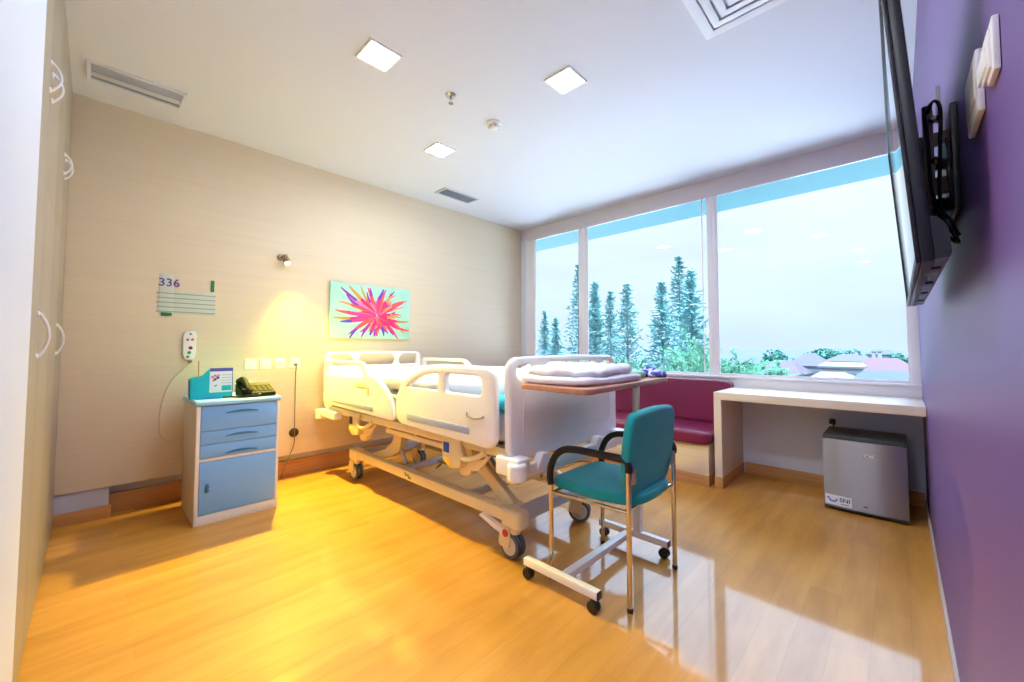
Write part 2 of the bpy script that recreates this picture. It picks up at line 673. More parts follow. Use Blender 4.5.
def window(n, x0, x1, jl, jr):
    r = thing('window_%d' % n, None, None, ((x0 + x1) / 2, L, 0.88), kind='structure')
    b = BM()
    y0, y1 = 4.25, 4.268
    box(b, x0, x0 + jl, y0, y1, 0.88, 2.67, bev=0.003)
    box(b, x1 - jr, x1, y0, y1, 0.88, 2.67, bev=0.003)
    box(b, x0 + jl, x1 - jr, y0 + 0.008, y1, 0.88, 0.905, bev=0.002)
    # inner sash bead
    k = 0.014
    box(b, x0 + jl, x0 + jl + k, y0 + 0.008, y1, 0.905, 2.667)
    box(b, x1 - jr - k, x1 - jr, y0 + 0.008, y1, 0.905, 2.667)
    if n == 2:
        box(b, x1 - jr - 0.066, x1 - jr - 0.056, y0 + 0.010, y1, 0.905, 2.667, bev=0.001)
    obj('window_frame', b, M['window_white'], r, kind='structure')
    g = BM()
    box(g, x0 + jl, x1 - jr, 4.265, 4.2685, 0.905, 2.6675)
    obj('window_pane', g, M['glass'], r, kind='structure', smooth=0)
    return r


window(1, 0.09, 1.045, 0.15, 0.055)
window(2, 1.045, 2.578, 0.055, 0.035)
window(3, 2.578, W - 0.002, 0.035, 0.05)

# purple wall
bm = BM(); box(bm, W, W + 0.1, YB, L + 0.06, 0, H); struct('wall_right', bm, M['purple'])
bm = BM(); box(bm, W - 0.010, W, YB, 4.2, 0, 0.055, bev=0.002); struct('baseboard_right', bm, M['base_tan'])
# pier beside the wardrobe and the entrance end behind the camera
bm = BM()
box(bm, 2.165, XP, YW - 0.6, YW + 0.025, 0, H, bev=0.003)
struct('wall_front', bm, M['white_paint'])
bm = BM()
box(bm, XP - 0.1, XP, YB, YW - 0.6, 0, H)
box(bm, XP - 0.1, W + 0.1, YB - 0.1, YB, 0, H)
box(bm, -0.12, 2.2, YW - 0.7, YW - 0.6, 0, H)
struct('wall_entrance', bm, M['white_paint'])

# outside overhang above the window
bm = BM()
box(bm, -3, 9, L + 0.08, L + 0.92, 2.80, 2.95)
M['teal_soffit'] = mat('teal_soffit_paint', (16, 86, 92), rough=0.6)
struct('exterior_roof_slab', bm, M['teal_soffit'])

# ------------------------------------------------------------------ wardrobe
wd = thing('built_in_wardrobe', 'tall beige fitted wardrobe with white bow handles along the left side', 'wardrobe', (1.08, -0.45, 0))
b = BM(); box(b, 0.002, 2.163, YW - 0.58, YW - 0.02, 0.0, H - 0.001); obj('carcass', b, M['wardrobe_gap'], wd)
xs = [0.004, 0.50, 1.02, 1.55, 2.163]


def bow_handle(x, z0, z1, parent):
    hb = BM()
    zc, hh = (z0 + z1) / 2, (z1 - z0) / 2
    pts = [(x, YW - 0.0005, z0), (x, YW + 0.008, z0)]
    for k in range(9):
        t = -1 + 2 * k / 8
        pts.append((x, YW + 0.010 + 0.020 * (1 - t * t), zc + t * hh * 0.92))
    pts += [(x, YW + 0.008, z1), (x, YW - 0.0005, z1)]
    tube(hb, pts, 0.005, seg=8, smooth=2)
    for z in (z0, z1):
        lathe(hb, [(0.011, 0), (0.011, 0.005), (0.008, 0.008)], 12, axis_matrix((x, YW - 0.001, z), (0, 1, 0)))
    obj('handle', hb, M['white_plastic'], parent)


for i in range(4):
    for (z0, z1, up) in ((0.012, 1.7795, 0), (1.7805, H - 0.004, 1)):
        b = BM(); box(b, xs[i] + 0.0015, xs[i + 1] - 0.0015, YW - 0.019, YW, z0, z1, bev=0.0015)
        d = obj('door', b, M['wardrobe'], wd)
        hx = {0: xs[1] - 0.05, 1: xs[1] + 0.05, 2: xs[3] - 0.05, 3: xs[3] + 0.05}[i]
        if up:
            bow_handle(hx, 2.13, 2.235, d)
        elif i in (1, 3):
            bow_handle(hx, 1.12, 1.275, d)

# ------------------------------------------------------------------ ceiling fittings
def downlight(x, y, label, proto=None):
    if proto:
        return dup(proto, (x, y, H), label)
    t = thing('ceiling_light', label, 'ceiling light', (x, y, H), group='square recessed ceiling lights')
    f = BM()
    plate(f, rrect(x - 0.098, x + 0.098, y - 0.098, y + 0.098, 0.006), [rrect(x - 0.084, x + 0.084, y - 0.084, y + 0.084, 0.003)], 'xy', H - 0.004, 0.010, bev=0.002)
    obj('trim_ring', f, M['white_plastic'], t)
    p = BM(); box(p, x - 0.085, x + 0.085, y - 0.085, y + 0.085, H - 0.004, H - 0.001); obj('diffuser', p, M['lamp_panel'], t, smooth=0)
    return t


dl = downlight(1.775, 1.09, 'square ceiling light nearest the wardrobe, above the bedside cabinet end')
downlight(2.425, 2.015, 'square ceiling light to the right of the sprinkler head', dl)
downlight(1.118, 1.995, 'square ceiling light between the sprinkler and the small vent by the head wall', dl)
downlight(3.08, 1.09, 'square ceiling light out of view between the photographer and the large square diffuser', dl)
downlight(3.45, -1.9, 'added unseen square ceiling light at the far end of the entrance passage', dl)  # extra light added out of view to fill the room from behind
downlight(3.45, -0.55, 'added unseen square ceiling light in the entrance passage nearest the photographer', dl)  # second added light behind the camera, brightens faces turned this way

# sprinkler
sp = thing('sprinkler_head', 'small chrome fire sprinkler hanging from the ceiling', 'sprinkler', (1.785, 1.603, H))
b = BM(); lathe(b, [(0.0, 0), (0.036, 0), (0.034, 0.006), (0.016, 0.012), (0.0, 0.012)], 24, axis_matrix((1.785, 1.603, H), (0, 0, -1))); obj('escutcheon', b, M['steel_satin'], sp)
b = BM(); lathe(b, [(0.010, 0), (0.010, 0.018), (0.006, 0.020)], 12, axis_matrix((1.785, 1.603, H - 0.01), (0, 0, -1)))
for s in (-1, 1):
    tube(b, [(1.785 + s * 0.010, 1.603, H - 0.025), (1.785 + s * 0.014, 1.603, H - 0.04), (1.785 + s * 0.002, 1.603, H - 0.056)], 0.0025, 6, smooth=3)
obj('sprinkler_body', b, M['steel_satin'], sp)
b = BM(); lathe(b, [(0.0, 0), (0.017, 0), (0.018, 0.002), (0.0, 0.003)], 18, axis_matrix((1.785, 1.603, H - 0.056), (0, 0, -1))); obj('deflector', b, M['bed_dark'], sp)
# smoke detector
sd = thing('smoke_detector', 'round white smoke detector on the ceiling', 'smoke detector', (1.75, 2.033, H))
b = BM(); lathe(b, [(0.0, 0), (0.052, 0), (0.052, 0.012), (0.046, 0.016), (0.0, 0.016)], 32, axis_matrix((1.75, 2.033, H), (0, 0, -1))); obj('mounting_base', b, M['white_plastic'], sd)
b = BM(); lathe(b, [(0.044, 0.014), (0.042, 0.03), (0.03, 0.043), (0.0, 0.046)], 32, axis_matrix((1.75, 2.033, H), (0, 0, -1))); obj('sensor_dome', b, M['white_plastic'], sd)
for k in range(6):
    a = k * PI / 3
    b = BM()
    box(b, -0.006, 0.006, -0.001, 0.0025, -0.004, 0.004, M=Matrix.Translation((1.75, 2.033, H - 0.032)) @ Matrix.Rotation(a, 4, 'Z') @ Matrix.Translation((0, 0.0405, 0)))
    obj('sensor_slot', b, M['grille_dark'], sd)

# small supply vent near the head wall
vt = thing('ceiling_vent', 'small grey slatted ceiling vent near the head wall', 'air vent', (0.41, 2.745, H))
b = BM(); plate(b, rrect(0.31, 0.51, 2.51, 2.98, 0.004), [rrect(0.33, 0.49, 2.53, 2.96, 0.002)], 'xy', H - 0.005, 0.012, bev=0.002); obj('frame', b, M['grille'], vt)
b = BM(); box(b, 0.33, 0.49, 2.53, 2.96, H - 0.0015, H - 0.0005); obj('backing', b, M['duct'], vt)
b = BM()
for k in range(9):
    xx = 0.337 + k * 0.0183
    box(b, -0.007, 0.007, 2.53, 2.96, -0.0012, 0.0012, M=Matrix.Translation((xx, 0, H - 0.006)) @ Matrix.Rotation(0.5, 4, 'Y'))
obj('slats', b, M['grille'], vt)

# linear diffuser above the wardrobe end
ld = thing('linear_diffuser', 'long recessed air slot in the ceiling close to the wardrobe', 'air vent', (0.41, 0.147, H))
b = BM(); plate(b, rrect(0.288, 0.53, -0.085, 0.38, 0.004), [rrect(0.306, 0.51, -0.066, 0.36, 0.002)], 'xy', H - 0.005, 0.012, bev=0.002); obj('frame', b, M['ceiling'], ld)
b = BM(); box(b, 0.306, 0.51, -0.066, 0.36, H - 0.0015, H - 0.0005); obj('backing', b, M['grille_dark'], ld)
b = BM()
box(b, 0.345, 0.40, -0.066, 0.36, H - 0.006, H - 0.003, bev=0.001)
for k in range(10):
    xx = 0.415 + k * 0.0095
    box(b, xx, xx + 0.003, -0.066, 0.36, H - 0.008, H - 0.002)
obj('deflector_blades', b, M['grille'], ld)

# square louvred ceiling diffuser
cx, cy, hs = 3.49, 1.965, 0.302
qd = thing('square_ceiling_diffuser', 'large white square ceiling diffuser with nested louvre frames', 'air vent', (cx, cy, H))
b = BM(); plate(b, rrect(cx - hs, cx + hs, cy - hs, cy + hs, 0.004), [rrect(cx - hs + 0.05, cx + hs - 0.05, cy - hs + 0.05, cy + hs - 0.05, 0.002)], 'xy', H - 0.007, 0.016, bev=0.003); obj('frame', b, M['grille_white'], qd)
b = BM(); box(b, cx - hs + 0.05, cx + hs - 0.05, cy - hs + 0.05, cy + hs - 0.05, H - 0.0015, H - 0.0005); obj('backing', b, M['grille'], qd)
b = BM()
for k in range(5):
    a = hs - 0.058 - k * 0.048
    c = a - 0.036
    plate(b, [(cx - a, cy - a), (cx + a, cy - a), (cx + a, cy + a), (cx - a, cy + a)], [[(cx - c, cy - c), (cx + c, cy - c), (cx + c, cy + c), (cx - c, cy + c)]], 'xy', H - 0.012 + 0.0015 * k, 0.003, bev=0.001)
obj('louvres', b, M['grille_white'], qd)

# ------------------------------------------------------------------ hospital bed
bed = thing('hospital_bed', 'white and beige adjustable hospital bed on castors with four side rails', 'bed', (1.35, 1.96, 0))
YN, YF = 1.455, 2.485         # near and far rail planes

# base frame
for y in (1.635, 2.285):
    b = BM(); box(b, 0.44, 2.36, y - 0.033, y + 0.033, 0.190, 0.258, bev=0.012)
    obj('base_beam', b, M['bed_beige'], bed)
for x in (0.46, 2.335):
    b = BM(); box(b, x - 0.04, x + 0.04, 1.65, 2.27, 0.185, 0.25, bev=0.01)
    obj('cross_member', b, M['grey_paint'], bed)
for x in (1.005, 1.825):
    b = BM(); box(b, x - 0.025, x + 0.025, 1.66, 2.26, 0.17, 0.205, bev=0.006)
    obj('cross_member', b, M['grey_paint'], bed)
for x, sx in ((0.43, -1), (2.345, 1)):
    for y in (1.635, 2.285):
        c = BM()
        plate(c, fillet([(x - 0.075, y - 0.048), (x + 0.075, y - 0.048), (x + 0.075, y + 0.048), (x - 0.075, y + 0.048)], 0.035), [], 'xy', 0.218, 0.096, bev=0.018, res=4)
        lathe(c, [(0.030, 0), (0.030, 0.035), (0.034, 0.04)], 18, axis_matrix((x, y, 0.135), (0, 0, 1)))
        obj('corner_cover', c, M['bed_beige'], bed)
b = BM()
tube(b, [(1.27, 1.6005, 0.242), (1.285, 1.6005, 0.224), (1.31, 1.6005, 0.232), (1.325, 1.6005, 0.212), (1.35, 1.6005, 0.218)], 0.005, 6, smooth=4)
obj('maker_mark', b, M['green_logo'], bed)


def castor(x, y, pedal, rot):
    """twin-disc castor, wheel axis along y turned by rot"""
    T = Matrix.Translation((x, y, 0)) @ Matrix.Rotation(rot, 4, 'Z')
    off = 0.018
    r = 0.071
    cf = BM()
    prism(cf, fillet([(-0.05, 0.075), (-0.03, 0.06), (0.02, 0.068), (0.040, 0.10), (0.030, 0.165), (-0.035, 0.165)], 0.012), 'xz', -0.046, -0.038)
    prism(cf, fillet([(-0.05, 0.075), (-0.03, 0.06), (0.02, 0.068), (0.040, 0.10), (0.030, 0.165), (-0.035, 0.165)], 0.012), 'xz', 0.038, 0.046)
    box(cf, -0.035, 0.03, -0.044, 0.044, 0.150, 0.168, bev=0.006)
    lathe(cf, [(0.012, 0), (0.012, 0.09)], 12, axis_matrix((off, -0.045, r), (0, 1, 0)))
    bmesh.ops.transform(cf, matrix=T, verts=cf.verts)
    f = obj('castor', cf, M['bed_beige'], bed)
    wb = BM()
    for s in (-1, 1):
        lathe(wb, [(r - 0.020, -0.012), (r - 0.005, -0.012), (r, -0.006), (r, 0.006), (r - 0.005, 0.012), (r - 0.020, 0.012)], 36, axis_matrix((off, s * 0.021, r), (0, 1, 0)))
    bmesh.ops.transform(wb, matrix=T, verts=wb.verts)
    obj('tyre', wb, M['tyre_grey'], f)
    for s in (-1, 1):
        db = BM()
        lathe(db, [(0, -0.0125), (r - 0.026, -0.0155), (r - 0.018, -0.011), (r - 0.018, 0.011), (r - 0.026, 0.0155), (0, 0.0125)], 30, axis_matrix((off, s * 0.021, r), (0, 1, 0)))
        lathe(db, [(0, 0.0), (0.014, 0.0), (0.012, 0.006), (0, 0.006)], 16, axis_matrix((off, s * (0.021 + 0.012), r), (0, s, 0)))
        bmesh.ops.transform(db, matrix=T, verts=db.verts)
        obj('wheel_disc', db, M['wheel_grey'], f)
    return f


castor(0.41, 1.635, True, 0.0)
castor(0.41, 2.275, True, 0.15)
cfoot = castor(2.31, 1.635, True, 0.0)
castor(2.31, 2.275, True, 0.5)
b = BM()
lathe(b, [(0, 0), (0.020, 0), (0.020, 0.004), (0, 0.005)], 20, axis_matrix((2.315, 1.588, 0.140), (0, -1, 0)))
obj('brake_dot', b, M['red_dot'], cfoot)
b = BM()
prism(b, fillet([(2.10, 0.178), (2.12, 0.196), (2.20, 0.176), (2.30, 0.156), (2.30, 0.126), (2.23, 0.140)], 0.006), 'xz', 1.585, 1.615)
obj('brake_pedal', b, M['white_metal'], bed)

# lifting arms: foot pair straight, head pair cranked
for y in (1.715, 2.205):
    a = BM()
    d = Vector((0.38, 0, -0.25))
    ang = math.atan2(0.25, 0.38)
    box(a, -0.255, 0.255, y - 0.024, y + 0.024, -0.038, 0.038, bev=0.010, M=Matrix.Translation((2.09, 0, 0.345)) @ Matrix.Rotation(ang, 4, 'Y'))
    lathe(a, [(0.045, -0.032), (0.045, 0.032)], 20, axis_matrix((1.885, y, 0.475), (0, 1, 0)))
    lathe(a, [(0.032, -0.032), (0.032, 0.032)], 20, axis_matrix((2.28, y, 0.235), (0, 1, 0)))
    obj('lift_arm', a, M['bed_beige'], bed)
    a = BM()
    poly = fillet([(0.945, 0.57), (1.06, 0.57), (1.055, 0.40), (1.02, 0.33), (0.90, 0.27), (0.68, 0.20), (0.60, 0.20), (0.60, 0.245), (0.80, 0.31), (0.93, 0.40)], 0.04)
    plate(a, poly, [], 'xz', y, 0.045, bev=0.006)
    obj('lift_arm', a, M['bed_beige'], bed)
    a = BM()
    tube(a, [(1.03, y, 0.34), (1.10, y, 0.255)], 0.014, 10)
    obj('link_rod', a, M['grey_paint'], bed)
# actuator and motor
b = BM()
box(b, 1.16, 1.42, 1.84, 1.96, 0.36, 0.47, bev=0.014)
box(b, 1.30, 1.46, 2.02, 2.12, 0.33, 0.44, bev=0.012)
tube(b, [(1.42, 1.90, 0.40), (1.95, 1.90, 0.44)], 0.022, 14)
tube(b, [(1.05, 1.90, 0.40), (1.20, 1.90, 0.41)], 0.020, 14)
tube(b, [(1.46, 2.07, 0.38), (1.66, 2.07, 0.36), (1.76, 2.07, 0.26)], 0.018, 12)
obj('drive_motor', b, M['bed_dark'], bed)
b = BM()
tube(b, [(1.68, 1.60, 0.40), (1.74, 1.575, 0.415), (1.82, 1.56, 0.42)], 0.006, 8, smooth=5)
tube(b, [(1.66, 1.60, 0.355), (1.71, 1.58, 0.38), (1.76, 1.57, 0.415)], 0.006, 8, smooth=5)
obj('cable', b, M['black'], bed)

# deck frame
b = BM()
for y in (1.515, 2.425):
    box(b, 0.17, 2.42, y - 0.022, y + 0.022, 0.575, 0.625, bev=0.008)
for x in (0.19, 0.75, 1.30, 1.85, 2.40):
    box(b, x - 0.02, x + 0.02, 1.52, 2.42, 0.585, 0.620, bev=0.004)
obj('deck_frame', b, M['bed_beige'], bed)
for y in (1.555, 2.38):
    b = BM()
    box(b, 1.10, 1.86, y - 0.02, y + 0.02, 0.515, 0.550, bev=0.008)
    for x in (1.14, 1.5, 1.82):
        box(b, x - 0.015, x + 0.015, y - 0.015, y + 0.015, 0.54, 0.58)
    obj('under_rail', b, M['bed_beige'], bed)
b = BM()
box(b, 0.20, 2.40, 1.50, 2.44, 0.622, 0.638, bev=0.004)
obj('deck_panel', b, M['bed_dark'], bed)


def rail_hinge(x0, side):
    """side-rail release unit hanging below the deck frame"""
    y0 = 1.478 if side < 0 else 2.462
    ym = lambda t: y0 - side * t          # t metres inwards
    def yb(t0, t1):
        a, c = ym(t0), ym(t1)
        return min(a, c), max(a, c)
    h = BM()
    a0, a1 = yb(-0.004, 0.05)
    plate(h, fillet([(x0, 0.62), (x0 + 0.16, 0.62), (x0 + 0.185, 0.50), (x0 + 0.17, 0.455), (x0 + 0.075, 0.440), (x0 + 0.005, 0.485)], 0.02), [], 'xz', (a0 + a1) / 2, a1 - a0, bev=0.008)
    plate(h, fillet([(x0 + 0.10, 0.48), (x0 + 0.21, 0.49), (x0 + 0.22, 0.43), (x0 + 0.17, 0.400), (x0 + 0.11, 0.405)], 0.02), [], 'xz', ym(0.07), 0.05, bev=0.008)
    o = obj('rail_hinge', h, M['bed_beige'], bed)
    t = BM()
    tube(t, [(x0 + 0.165, ym(0.0), 0.625), (x0 + 0.170, ym(0), 0.56), (x0 + 0.20, ym(0), 0.525), (x0 + 0.26, ym(0), 0.525), (x0 + 0.33, ym(0.01), 0.555), (x0 + 0.37, ym(0.02), 0.585)], 0.016, 10, smooth=4)
    prism(t, fillet([(x0 + 0.20, 0.50), (x0 + 0.33, 0.53), (x0 + 0.40, 0.57), (x0 + 0.30, 0.465), (x0 + 0.24, 0.45)], 0.01), 'xz', ym(0.03), ym(0.045))
    obj('release_bar', t, M['bed_beige'], o)
    l = BM()
    lo, hi = yb(-0.0065, -0.003)
    box(l, x0 + 0.020, x0 + 0.075, lo, hi, 0.530, 0.590, bev=0.001)
    obj('label', l, M['blue_label'] if x0 > 1 else M['navy_label'], o)
    l = BM()
    prism(l, fillet([(x0 + 0.014, 0.500), (x0 + 0.085, 0.500), (x0 + 0.10, 0.458), (x0 + 0.076, 0.450), (x0 + 0.014, 0.486)], 0.006), 'xz', lo, hi)
    obj('yellow_patch', l, M['yellow_label'], o, label='yellow patch')
    return o


rail_hinge(1.885, -1)
rail_hinge(0.60, -1)
rail_hinge(1.885, 1)
rail_hinge(0.60, 1)


def side_rail(kind, y, side):
    """moulded rail panel standing in the plane y; side = -1 near, +1 far"""
    b = BM()
    if kind == 'foot':
        outer = fillet([(1.47, 0.640), (1.415, 0.68), (1.412, 0.83), (1.50, 0.935), (1.69, 1.018), (1.93, 1.045), (2.33, 1.042), (2.390, 1.015), (2.394, 0.66), (2.345, 0.622)],
                       [0.05, 0.05, 0.10, 0.12, 0.15, 0.2, 0.05, 0.05, 0.05, 0.03], 6)
        holes = [fillet([(1.545, 0.895), (1.70, 0.975), (1.89, 1.000), (1.89, 0.895)], [0.02, 0.12, 0.03, 0.03]), fillet([(1.965, 0.893), (1.965, 1.000), (2.285, 0.998), (2.285, 0.893)], [0.02, 0.03, 0.05, 0.04])]
        strip = fillet([(1.555, 0.682), (1.555, 0.722), (2.19, 0.716), (2.19, 0.676)], 0.018)
    else:
        outer = fillet([(0.165, 0.660), (0.160, 0.93), (0.165, 1.05), (0.88, 1.045), (0.955, 1.000), (0.985, 0.955), (1.17, 0.915), (1.31, 0.83), (1.372, 0.72), (1.372, 0.645), (1.17, 0.645)],
                       [0.03, 0.02, 0.03, 0.08, 0.03, 0.04, 0.12, 0.12, 0.08, 0.03, 0.1], 6)
        holes = [fillet([(0.215, 0.915), (0.215, 1.018), (0.865, 1.012), (0.915, 0.970), (0.925, 0.925)], [0.015, 0.02, 0.05, 0.03, 0.015])]
        strip = fillet([(0.34, 0.690), (0.34, 0.726), (1.09, 0.714), (1.09, 0.682)], 0.014)
    plate(b, outer, holes, 'xz', y, 0.036, bev=0.012, res=3)
    o = obj('side_rail', b, M['bed_white'], bed)
    s = BM()
    plate(s, strip, [], 'xz', y + side * 0.0185, 0.005, bev=0.0015)
    obj('grip_strip', s, M['blue_grey'], o)
    if kind == 'foot':
        h = BM()
        tube(h, [(2.165, y + side * 0.018, 0.795), (2.18, y + side * 0.024, 0.778), (2.235, y + side * 0.027, 0.770), (2.29, y + side * 0.024, 0.778), (2.305, y + side * 0.018, 0.79)], 0.0045, 8, smooth=4)
        obj('latch_lip', h, M['bed_dark'], o)
    else:
        h = BM()
        plate(h, fillet([(0.79, 0.87), (0.97, 0.885), (1.02, 0.86), (1.02, 0.79), (0.99, 0.79), (0.985, 0.848), (0.79, 0.845)], 0.01), [], 'xz', y + side * 0.0185, 0.005, bev=0.001)
        obj('control_recess', h, M['bed_beige'], o)
    return o


side_rail('foot', YN, -1)
side_rail('head', YN, -1)
side_rail('foot', YF, 1)
side_rail('head', YF, 1)

# headboard and footboard
b = BM()
outer = fillet([(1.475, 0.60), (1.470, 1.085), (1.51, 1.115), (1.97, 1.122), (2.44, 1.115), (2.482, 1.085), (2.478, 0.60)], [0.04, 0.05, 0.05, 0.3, 0.05, 0.05, 0.04], 6)
holes = [fillet([(1.525, 0.985), (1.525, 1.085), (1.69, 1.09), (1.735, 1.04), (1.725, 0.985)], 0.025), fillet([(1.80, 0.985), (1.775, 1.04), (1.81, 1.092), (2.14, 1.092), (2.175, 1.04), (2.155, 0.985)], 0.03), fillet([(2.225, 0.985), (2.215, 1.04), (2.26, 1.09), (2.43, 1.085), (2.43, 0.985)], 0.025)]
plate(b, outer, holes, 'yz', 0.105, 0.035, bev=0.012, res=3)
obj('headboard', b, M['bed_white'], bed)
b = BM()
outer = fillet([(1.50, 0.575), (1.452, 0.62), (1.448, 1.06), (1.495, 1.102), (1.97, 1.112), (2.45, 1.102), (2.500, 1.06), (2.500, 0.60), (2.46, 0.555), (1.97, 0.565)], [0.04, 0.05, 0.06, 0.06, 0.3, 0.06, 0.06, 0.05, 0.05, 0.3], 6)
holes = [fillet([(1.530, 0.985), (1.500, 1.02), (1.520, 1.062), (1.64, 1.068), (1.66, 1.02), (1.64, 0.975)], 0.025), fillet([(1.76, 1.045), (1.76, 1.072), (2.24, 1.072), (2.24, 1.045)], 0.012), fillet([(2.32, 1.05), (2.32, 1.072), (2.42, 1.070), (2.42, 1.05)], 0.009)]
plate(b, outer, holes, 'yz', 2.462, 0.044, bev=0.015, res=3)
fb = obj('footboard', b, M['bed_white'], bed)
b = BM()
plate(b, rrect(1.55, 2.41, 0.66, 0.94, 0.05), [rrect(1.556, 2.404, 0.666, 0.934, 0.046)], 'yz', 2.4842, 0.003, bev=0.001)
obj('panel_line', b, M['bed_white'], fb)

# bumpers at the corners
def bumper(x0, x1, y0, y1, z0, z1, rx, ry):
    b = BM()
    box(b, x0, x1, y0, y1, z0, z1, bev=0.012, seg=3)
    lathe(b, [(0.0, -0.048), (0.040, -0.048), (0.047, -0.041), (0.047, 0.030), (0.040, 0.037), (0.0, 0.037)], 24, axis_matrix((rx, ry, (z0 + z1) / 2 - 0.01), (0, 0, 1)))
    tube(b, [(rx + 0.0475 * math.cos(a), ry + 0.0475 * math.sin(a), (z0 + z1) / 2 + 0.012) for a in [k * 2 * PI / 20 for k in range(20)]], 0.002, 5, closed=True)
    return obj('corner_bumper', b, M['bed_white'], bed)


bumper(2.40, 2.555, 1.43, 1.53, 0.515, 0.605, 2.535, 1.45)
bumper(2.40, 2.555, 2.41, 2.51, 0.515, 0.605, 2.535, 2.49)
bumper(0.075, 0.42, 1.43, 1.50, 0.535, 0.60, 0.09, 1.45)
bumper(0.075, 0.42, 2.44, 2.51, 0.535, 0.60, 0.09, 2.49)
b = BM()
box(b, 2.500, 2.535, 1.52, 2.42, 0.500, 0.562, bev=0.010)
plate(b, fillet([(1.60, 0.55), (1.64, 0.60), (1.69, 0.60), (1.71, 0.555), (1.78, 0.545), (1.78, 0.52), (1.60, 0.52)], 0.01), [], 'yz', 2.52, 0.05, bev=0.006)
plate(b, fillet([(2.14, 0.55), (2.18, 0.60), (2.23, 0.60), (2.25, 0.555), (2.32, 0.545), (2.32, 0.52), (2.14, 0.52)], 0.01), [], 'yz', 2.52, 0.05, bev=0.006)
obj('push_bar', b, M['bed_white'], bed)
b = BM()
box(b, 2.36, 2.43, 1.54, 2.40, 0.430, 0.490, bev=0.010)
for y in (1.62, 2.32):
    box(b, 2.37, 2.42, y - 0.03, y + 0.03, 0.46, 0.58, bev=0.006)
obj('foot_cross_beam', b, M['bed_beige'], bed)

# ------------------------------------------------------------------ bedding
b = BM(); cushion(b, 0.17, 2.425, 1.50, 2.44, 0.6385, 0.812, nx=20, p=14, flat=0.5)
obj('mattress', b, M['mattress'], None, 'pale mattress lying on the hospital bed', 'mattress')
b = BM(); cushion(b, 2.23, 2.43, 1.485, 2.455, 0.8125, 0.885, nx=20, p=8, flat=0.5, amp=0.008, fr=5, seed=3)
obj('folded_blanket', b, M['teal_sheet'], None, 'bright teal folded blanket at the foot end of the bed', 'blanket')
b = BM(); cushion(b, 0.72, 2.16, 1.482, 2.44, 0.8125, 1.005, nx=34, p=3.2, flat=0.75, amp=0.020, fr=3.4, seed=8)
obj('folded_duvet', b, M['linen'], None, 'thick white folded duvet heaped on the middle of the bed', 'duvet')
b = BM(); cushion(b, 0.19, 0.62, 1.60, 2.30, 0.8125, 0.945, nx=24, p=3.0, flat=0.75, amp=0.008, fr=5, seed=1)
obj('pillow', b, M['linen'], None, 'white pillow at the head end of the bed', 'pillow')

# ------------------------------------------------------------------ overbed table
ot = thing('overbed_table', 'wheeled overbed table with pinkish wood top and white H-shaped base', 'table', (2.75, 1.9, 0))
b = BM(); plate(b, fillet([(2.575, 1.41), (2.985, 1.385), (2.925, 2.34), (2.515, 2.34)], 0.055, 8), [], 'xy', 0.969, 0.025, bev=0.004); obj('table_top', b, M['table_wood'], ot)
b = BM(); box(b, 2.62, 2.88, 1.75, 2.28, 0.942, 0.9565, bev=0.004); obj('top_bracket', b, M['steel_satin'], ot)
for y, x0, x1 in ((1.55, 2.50, 2.925), (2.212, 2.535, 2.955)):
    b = BM(); box(b, x0, x1, y - 0.018, y + 0.018, 0.060, 0.095, bev=0.003)
    o = obj('base_bar', b, M['white_metal'], ot)
    for xa in (x0 - 0.006, x1):
        e = BM(); box(e, xa, xa + 0.006, y - 0.017, y + 0.017, 0.061, 0.094, bev=0.002)
        obj('end_cap', e, M['black'], o)
    for x in (x0 + 0.025, x1 - 0.022):
        c = BM()
        for s in (-1, 1):
            lathe(c, [(0.0, -0.009), (0.022, -0.009), (0.0265, -0.005), (0.0265, 0.005), (0.022, 0.009), (0.0, 0.009)], 22, axis_matrix((x, y + s * 0.012 - 0.006, 0.0265), (0, 1, 0)))
        box(c, x - 0.014, x + 0.014, y - 0.02, y + 0.012, 0.03, 0.052, bev=0.006)
        lathe(c, [(0.007, 0), (0.007, 0.016)], 10, axis_matrix((x, y, 0.046), (0, 0, 1)))
        obj('castor', c, M['black'], ot)
b = BM(); box(b, 2.705, 2.745, 1.567, 2.195, 0.056, 0.088, bev=0.003); obj('base_crossbar', b, M['white_metal'], ot)
b = BM(); box(b, 2.75, 2.80, 2.195, 2.230, 0.090, 0.62, bev=0.004); obj('lower_column', b, M['white_metal'], ot)
b = BM(); box(b, 2.757, 2.793, 2.201, 2.224, 0.60, 0.944, bev=0.003); obj('upper_column', b, M['steel_satin'], ot)

# things on the overbed table
b = BM()
cushion(b, 2.535, 2.935, 1.43, 2.02, 0.982, 1.022, nx=44, p=7, flat=0.45, amp=0.006, fr=9, seed=4, zamp=0.004)
cushion(b, 2.545, 2.92, 1.45, 1.98, 1.012, 1.066, nx=48, p=4.2, flat=0.7, amp=0.008, fr=9, seed=9, zamp=0.016)
obj('folded_linen', b, M['linen'], None, 'pile of white folded linen on the overbed table', 'linen')
b = BM(); cushion(b, 2.56, 2.86, 2.04, 2.20, 0.982, 1.026, nx=20, p=5, flat=0.6, amp=0.006, fr=9, seed=5)
gt = obj('towel', b, M['towel_green'], None, 'pale green folded towel beside the linen on the overbed table', 'towel')
b = BM(); box(b, 2.58, 2.84, 2.188, 2.206, 0.983, 0.992, bev=0.003); obj('hem', b, M['yellow_green'], gt, label='yellow green hem')


